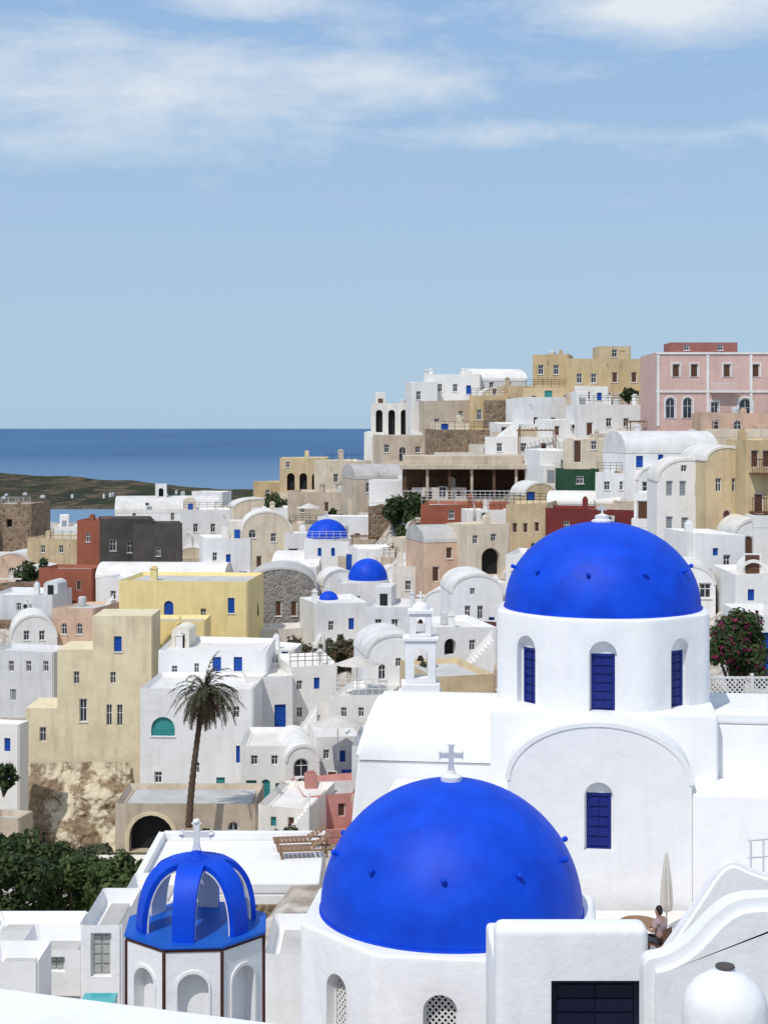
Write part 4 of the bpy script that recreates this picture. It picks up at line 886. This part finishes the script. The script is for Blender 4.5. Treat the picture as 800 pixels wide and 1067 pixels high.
# palm
pp=P(197,862,84)
r=thing('palm_tree','tall slender palm with drooping crown before the white house','palm tree',pp);ANCH.append((pp.x,pp.y,pp.z))
Hp=(862-720)/F*84;lean=.85
b=BM();rows=[]
for i in range(41):
    t=i/40;rad=(.20-.07*t)*(1.08 if i%2 else .94);c=Vector((lean*t**1.4,0,Hp*t))
    rows.append([b.verts.new(c+Vector((rad*math.cos(j*.6283),rad*math.sin(j*.6283),0))) for j in range(10)])
for A,B in zip(rows,rows[1:]):
    for j in range(10): b.faces.new((A[j],A[(j+1)%10],B[(j+1)%10],B[j]))
obj('trunk',b,'bark',r)
def fronds(n,el0,el1,len0,seedv,m,nm):
    rnd=random.Random(seedv);V=[];Fc=[]
    for i in range(n):
        a=rnd.random()*6.283;el=R(rnd.uniform(el0,el1));ln=len0*rnd.uniform(.6,1.1);o=Vector((lean,0,Hp));dr=Vector((math.cos(a)*math.cos(el),math.sin(a)*math.cos(el),math.sin(el)))
        p=o.copy();st=16;cv=rnd.uniform(.06,.13)
        for s in range(st):
            t=s/st;dr=(dr+Vector((0,0,-cv-.05*t))).normalized();q=p+dr*ln/st
            sd=dr.cross(Vector((0,0,1))).normalized();up=sd.cross(dr)
            k=len(V);V+=[p-sd*.03,p+sd*.03,q+sd*.025,q-sd*.025];Fc.append((k,k+1,k+2,k+3))
            if s>1:
                for sg in(-1,1):
                    for e in (0,.5):
                        if rnd.random()<.12: continue
                        L_=.55*math.sin(math.pi*(.15+.8*t))*rnd.uniform(.5,1.15);bq=p+(q-p)*e;tip=bq+sd*sg*L_*.7+dr*L_*.6-Vector((0,0,L_*rnd.uniform(.05,.5)))
                        k=len(V);V+=[bq-dr*.035,bq+dr*.035,tip];Fc.append((k,k+1,k+2))
            p=q
    obj(nm,([tuple(v) for v in V],[],Fc),m,r,0)
fronds(54,-15,85,2.7,3,'palm','crown');fronds(40,-85,-10,2.3,5,'deadpalm','dead_fronds')
# cliff below tan house
def rough_sheet(nm,fn,nu,nv,m):
    V=[];Fc=[]
    for j in range(nv+1):
        for i in range(nu+1): V.append(tuple(fn(i/nu,j/nv)))
    for j in range(nv):
        for i in range(nu): a=j*(nu+1)+i;Fc.append((a,a+1,a+nu+2,a+nu+1))
    o=obj(nm,(V,[],Fc),m,None,60);return o
m,nt,bs=nodes('rock');g=N(nt,'ShaderNodeNewGeometry')
n1=N(nt,'ShaderNodeTexNoise');n1.inputs['Scale'].default_value=.4;n1.inputs['Detail'].default_value=10;n1.inputs['Roughness'].default_value=.65;L(nt,g.outputs['Position'],n1.inputs['Vector'])
n2=N(nt,'ShaderNodeTexNoise');n2.inputs['Scale'].default_value=2.5;n2.inputs['Detail'].default_value=8;L(nt,g.outputs['Position'],n2.inputs['Vector'])
col=mixc(nt,ramp(nt,n2.outputs[0],.35,.7),(.33,.24,.15),(.17,.115,.07));col=mixc(nt,ramp(nt,n1.outputs[0],.46,.52),col,(.62,.54,.39))
L(nt,col,bs.inputs['Base Color']);bs.inputs['Roughness'].default_value=.95
bp=N(nt,'ShaderNodeBump');bp.inputs['Strength'].default_value=.7;bp.inputs['Distance'].default_value=.25;L(nt,n2.outputs[0],bp.inputs['Height']);L(nt,bp.outputs[0],bs.inputs['Normal']);MT['rock']=m
def cl(u,v):
    p=P(20+u*116,800+v*115,112.6-v*3.5);k=noise.fractal(p*.5,.9,2.1,6);p.y-=.7*k+.6*math.sin(math.pi*u)*min(1,v*4);p.x+=.3*noise.noise(p*.6)
    if v==0: p.z+=.4
    return p
tag(rough_sheet('rock_cliff',cl,90,80,'rock'),None,None,None,'structure')
for px in range(10,140,8):
    for Y_,py_ in ((111.5,912),(109,916),(105,918),(100,920),(92,920)): pz=P(px,py_,Y_);ANCH.append((pz.x,pz.y,pz.z))
# ------------------------------------------------------------------ ground, headland, sea
A=np.array(ANCH)
A=np.vstack([A,[(x,18,-13) for x in range(-20,21,5)],[(x,10,-9) for x in range(-20,21,5)],[(-22,60,-21),(-25,75,-23),(-16,70,-22)]])
xs=np.linspace(-150,150,160);ys=np.concatenate([np.linspace(6,120,90),np.linspace(122,300,70)])
V=[];Fc=[]
for y in ys:
    dx=A[:,0][None,:]-xs[:,None];dy=A[:,1][None,:]-y
    w=1/(dx**2+dy**2+.4)**2
    z=(w*A[:,2]).sum(1)/w.sum(1)
    for x,zv in zip(xs,z):
        zv-=.35
        if y>262: zv=min(zv,-16-(y-262)*.15)
        V.append((x,y,zv+.35*noise.fractal(Vector((x*.3,y*.3,0)),1,2,3)))
ny,nx=len(ys),len(xs)
for yy,zz_ in ((420,-52),(800,-90),(1100,-106)):
    for x in xs: V.append((x*(1+(yy-300)/300),yy,zz_))
for j in range(ny+2):
    for i in range(nx-1): a=j*nx+i;Fc.append((a,a+1,a+nx+1,a+nx))
m,nt,bs=nodes('hill');g=N(nt,'ShaderNodeNewGeometry')
n1=N(nt,'ShaderNodeTexNoise');n1.inputs['Scale'].default_value=.18;n1.inputs['Detail'].default_value=10;L(nt,g.outputs['Position'],n1.inputs['Vector'])
n2=N(nt,'ShaderNodeTexNoise');n2.inputs['Scale'].default_value=1.8;n2.inputs['Detail'].default_value=8;L(nt,g.outputs['Position'],n2.inputs['Vector'])
col=mixc(nt,ramp(nt,n1.outputs[0],.5,.62),(.56,.51,.45),(.26,.20,.13));col=mixc(nt,ramp(nt,n2.outputs[0],.42,.72),col,(.20,.15,.10))
L(nt,col,bs.inputs['Base Color']);bs.inputs['Roughness'].default_value=.95
bp=N(nt,'ShaderNodeBump');bp.inputs['Strength'].default_value=.6;bp.inputs['Distance'].default_value=.3;L(nt,n2.outputs[0],bp.inputs['Height']);L(nt,bp.outputs[0],bs.inputs['Normal']);MT['hill']=m
tag(obj('ground',(V,[],Fc),'hill',None,0),None,None,None,'structure')
m,nt,bs=nodes('land');g=N(nt,'ShaderNodeNewGeometry')
mp=N(nt,'ShaderNodeMapping');mp.inputs['Scale'].default_value=(.016,.0035,.01);L(nt,g.outputs['Position'],mp.inputs[0])
v=N(nt,'ShaderNodeTexVoronoi');v.inputs['Scale'].default_value=1.6;L(nt,mp.outputs[0],v.inputs['Vector']);sp=N(nt,'ShaderNodeSeparateColor');L(nt,v.outputs['Color'],sp.inputs[0])
n2=N(nt,'ShaderNodeTexNoise');n2.inputs['Scale'].default_value=.03;n2.inputs['Detail'].default_value=10;n2.inputs['Roughness'].default_value=.7;L(nt,g.outputs['Position'],n2.inputs['Vector'])
col=mixc(nt,ramp(nt,sp.outputs[0],.3,.7),(.055,.055,.038),(.14,.105,.075));col=mixc(nt,ramp(nt,n2.outputs[0],.46,.56),col,(.030,.042,.030))
L(nt,col,bs.inputs['Base Color']);bs.inputs['Roughness'].default_value=1;bs.inputs['Specular IOR Level'].default_value=0;MT['land']=m
def hl(u,v):
    x=-1900+u*2100;far=3350-1000*max(0,min(1,(x+830)/640))+60*noise.noise(Vector((u*14,0,0)))
    near=1840+60*noise.noise(Vector((u*11,3,0)));y=near+v*(far-near)
    z=-96+5*noise.fractal(Vector((x*.006,y*.003,1)),1,2,6)
    return Vector((x,y,z-12*max(0,(v-.95)/.05)-12*max(0,(.05-v)/.05)))
tag(rough_sheet('headland',hl,140,80,'land'),None,None,None,'structure')
for i in range(14):
    x=random.uniform(-560,-260);y=random.uniform(1990,2300);s=random.uniform(1.2,3.2);b=BM();box(b,-s,s,-3,3,-6,1.4);box(b,-s*.4,s*.5,-2,2,1.4,2.4)
    o=obj('distant_house',b,'WG');o.location=(x,y,-94);tag(o,'tiny white far house scattered on the dark headland','house','far white houses on the headland')
m,nt,bs=nodes('water');g=N(nt,'ShaderNodeNewGeometry')
sx=N(nt,'ShaderNodeSeparateXYZ');L(nt,g.outputs['Position'],sx.inputs[0])
mp=N(nt,'ShaderNodeMapping');mp.inputs['Scale'].default_value=(.0006,.00012,1);L(nt,g.outputs['Position'],mp.inputs[0])
n1=N(nt,'ShaderNodeTexNoise');n1.inputs['Scale'].default_value=1;n1.inputs['Detail'].default_value=6;L(nt,mp.outputs[0],n1.inputs['Vector'])
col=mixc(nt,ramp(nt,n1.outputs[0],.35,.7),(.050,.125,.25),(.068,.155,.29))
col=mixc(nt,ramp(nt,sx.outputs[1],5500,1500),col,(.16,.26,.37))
L(nt,col,bs.inputs['Base Color']);bs.inputs['Roughness'].default_value=.75;bs.inputs['Specular IOR Level'].default_value=.15;MT['water']=m
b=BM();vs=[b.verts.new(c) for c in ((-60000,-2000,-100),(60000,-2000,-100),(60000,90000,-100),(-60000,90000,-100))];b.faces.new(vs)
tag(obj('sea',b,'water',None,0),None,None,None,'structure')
# pool
paint('pool',(.05,.38,.38),.1,(.06,.42,.42))
b=BM();pz=P(103,1038,35);box(b,pz.x-.35,pz.x+.4,34.6,35.2,pz.z-.3,pz.z);tag(obj('pool',b,'pool'),'small turquoise pool beside the pale grey doors','pool')
# ------------------------------------------------------------------ apply booleans and skins
dg=bpy.context.evaluated_depsgraph_get();dg.update()
def bb(me):
    a=np.empty(len(me.vertices)*3);me.vertices.foreach_get('co',a);a=a.reshape(-1,3);return np.concatenate([a.min(0),a.max(0)]) if len(a) else np.zeros(6)
uniq=list(dict.fromkeys([w for w,_ in CUTS]))
res=[(o,bpy.data.meshes.new_from_object(o.evaluated_get(dg))) for o in uniq+SKIN]
bad=0
for o,me in res:
    o.modifiers.clear()
    if o not in SKIN and np.abs(bb(me)-bb(o.data)).max()>.3:
        bad+=1;print('BOOLFAIL',o.parent.get('label'),flush=True);continue
    o.data=me;smooth(me,20 if o not in SKIN else 60)
for _,c in CUTS: bpy.data.objects.remove(c)
# ------------------------------------------------------------------ light, sky, camera
EL,AZ=55,30   # azimuth: degrees to the left of straight behind the camera
sd=bpy.data.lights.new('sun','SUN');sd.energy=2.9;sd.angle=R(.5);sd.color=(1,.965,.92)
so=bpy.data.objects.new('sun',sd);COL.objects.link(so)
dv=Vector((-math.sin(R(AZ))*math.cos(R(EL)),-math.cos(R(AZ))*math.cos(R(EL)),math.sin(R(EL))))
so.rotation_euler=dv.to_track_quat('Z','Y').to_euler()
w=bpy.data.worlds.new('World');S.world=w;w.use_nodes=True;nt=w.node_tree;bg=nt.nodes['Background']
sk=N(nt,'ShaderNodeTexSky',sky_type='NISHITA');sk.sun_disc=False;sk.sun_elevation=R(EL);sk.sun_rotation=math.atan2(dv.x,dv.y);sk.ozone_density=2.5;sk.dust_density=1
tc=N(nt,'ShaderNodeTexCoord');sx=N(nt,'ShaderNodeSeparateXYZ');L(nt,tc.outputs['Generated'],sx.inputs[0])
cr=nt.nodes.new('ShaderNodeValToRGB');e=cr.color_ramp.elements;e[0].position=0;e[0].color=(.48,.67,.86,1);e[1].position=.30;e[1].color=(.34,.55,.87,1)
el=e.new(.1);el.color=(.45,.65,.87,1);el=e.new(.75);el.color=(.55,.66,.86,1);L(nt,sx.outputs[2],cr.inputs[0])
sc=nt.nodes.new('ShaderNodeVectorMath');sc.operation='SCALE';sc.inputs['Scale'].default_value=9;L(nt,cr.outputs[0],sc.inputs[0])
base=mixc(nt,.88,sk.outputs[0],sc.outputs[0])
def mth(op,a,b_=None,c=None):
    n=nt.nodes.new('ShaderNodeMath');n.operation=op
    for i,v in enumerate((a,b_,c)):
        if v is None: continue
        if hasattr(v,'is_linked'): nt.links.new(v,n.inputs[i])
        else: n.inputs[i].default_value=v
    return n.outputs[0]
def blob(cx,cz,rx,rz,am=1):
    a=mth('DIVIDE',mth('SUBTRACT',sx.outputs[0],cx),rx);c=mth('DIVIDE',mth('SUBTRACT',sx.outputs[2],cz),rz)
    return mth('MULTIPLY',mth('EXPONENT',mth('MULTIPLY',mth('ADD',mth('MULTIPLY',a,a),mth('MULTIPLY',c,c)),-1)),am)
msk=None
for q in ((-.15,.212,.16,.034),(0.,.22,.10,.016),(.19,.262,.11,.020,1.35),(-.09,.268,.06,.014),(.10,.186,.14,.010,.7),(-.2,.175,.12,.02,.8)):
    bl=blob(*q);msk=bl if msk is None else mth('MAXIMUM',msk,bl)
def cnoise(scale,loc,det,rough,dist):
    mp=N(nt,'ShaderNodeMapping');mp.inputs['Scale'].default_value=scale;mp.inputs['Rotation'].default_value=(0,R(-5),0);mp.inputs['Location'].default_value=loc;L(nt,tc.outputs['Generated'],mp.inputs[0])
    nz=N(nt,'ShaderNodeTexNoise');nz.inputs['Scale'].default_value=1.;nz.inputs['Detail'].default_value=det;nz.inputs['Roughness'].default_value=rough;nz.inputs['Distortion'].default_value=dist;L(nt,mp.outputs[0],nz.inputs['Vector']);return nz.outputs[0]
na=cnoise((8,4,26),(3.1,0,1.7),12,.66,.3);nb_=cnoise((26,10,60),(7.3,2,5.1),8,.65,.5)
nn_=mth('ADD',mth('MULTIPLY',na,.78),mth('MULTIPLY',nb_,.22))
low=ramp(nt,sx.outputs[2],.13,.185)
cf=mth('MULTIPLY',mth('MULTIPLY',ramp(nt,mth('ADD',nn_,mth('MULTIPLY',msk,.33)),.55,.98),.85),low)
L(nt,mixc(nt,cf,base,(8.6,8.85,9.1)),bg.inputs['Color']);bg.inputs['Strength'].default_value=.1
cd=bpy.data.cameras.new('camera');co=bpy.data.objects.new('camera',cd);COL.objects.link(co);co.rotation_euler=(R(90),0,0)
cd.sensor_fit='VERTICAL';cd.sensor_height=36;cd.lens=36*F/1067;cd.shift_y=-88.5/1067;cd.clip_start=.1;cd.clip_end=200000;S.camera=co
S.view_settings.view_transform='Standard';S.view_settings.look='None';S.view_settings.exposure=0
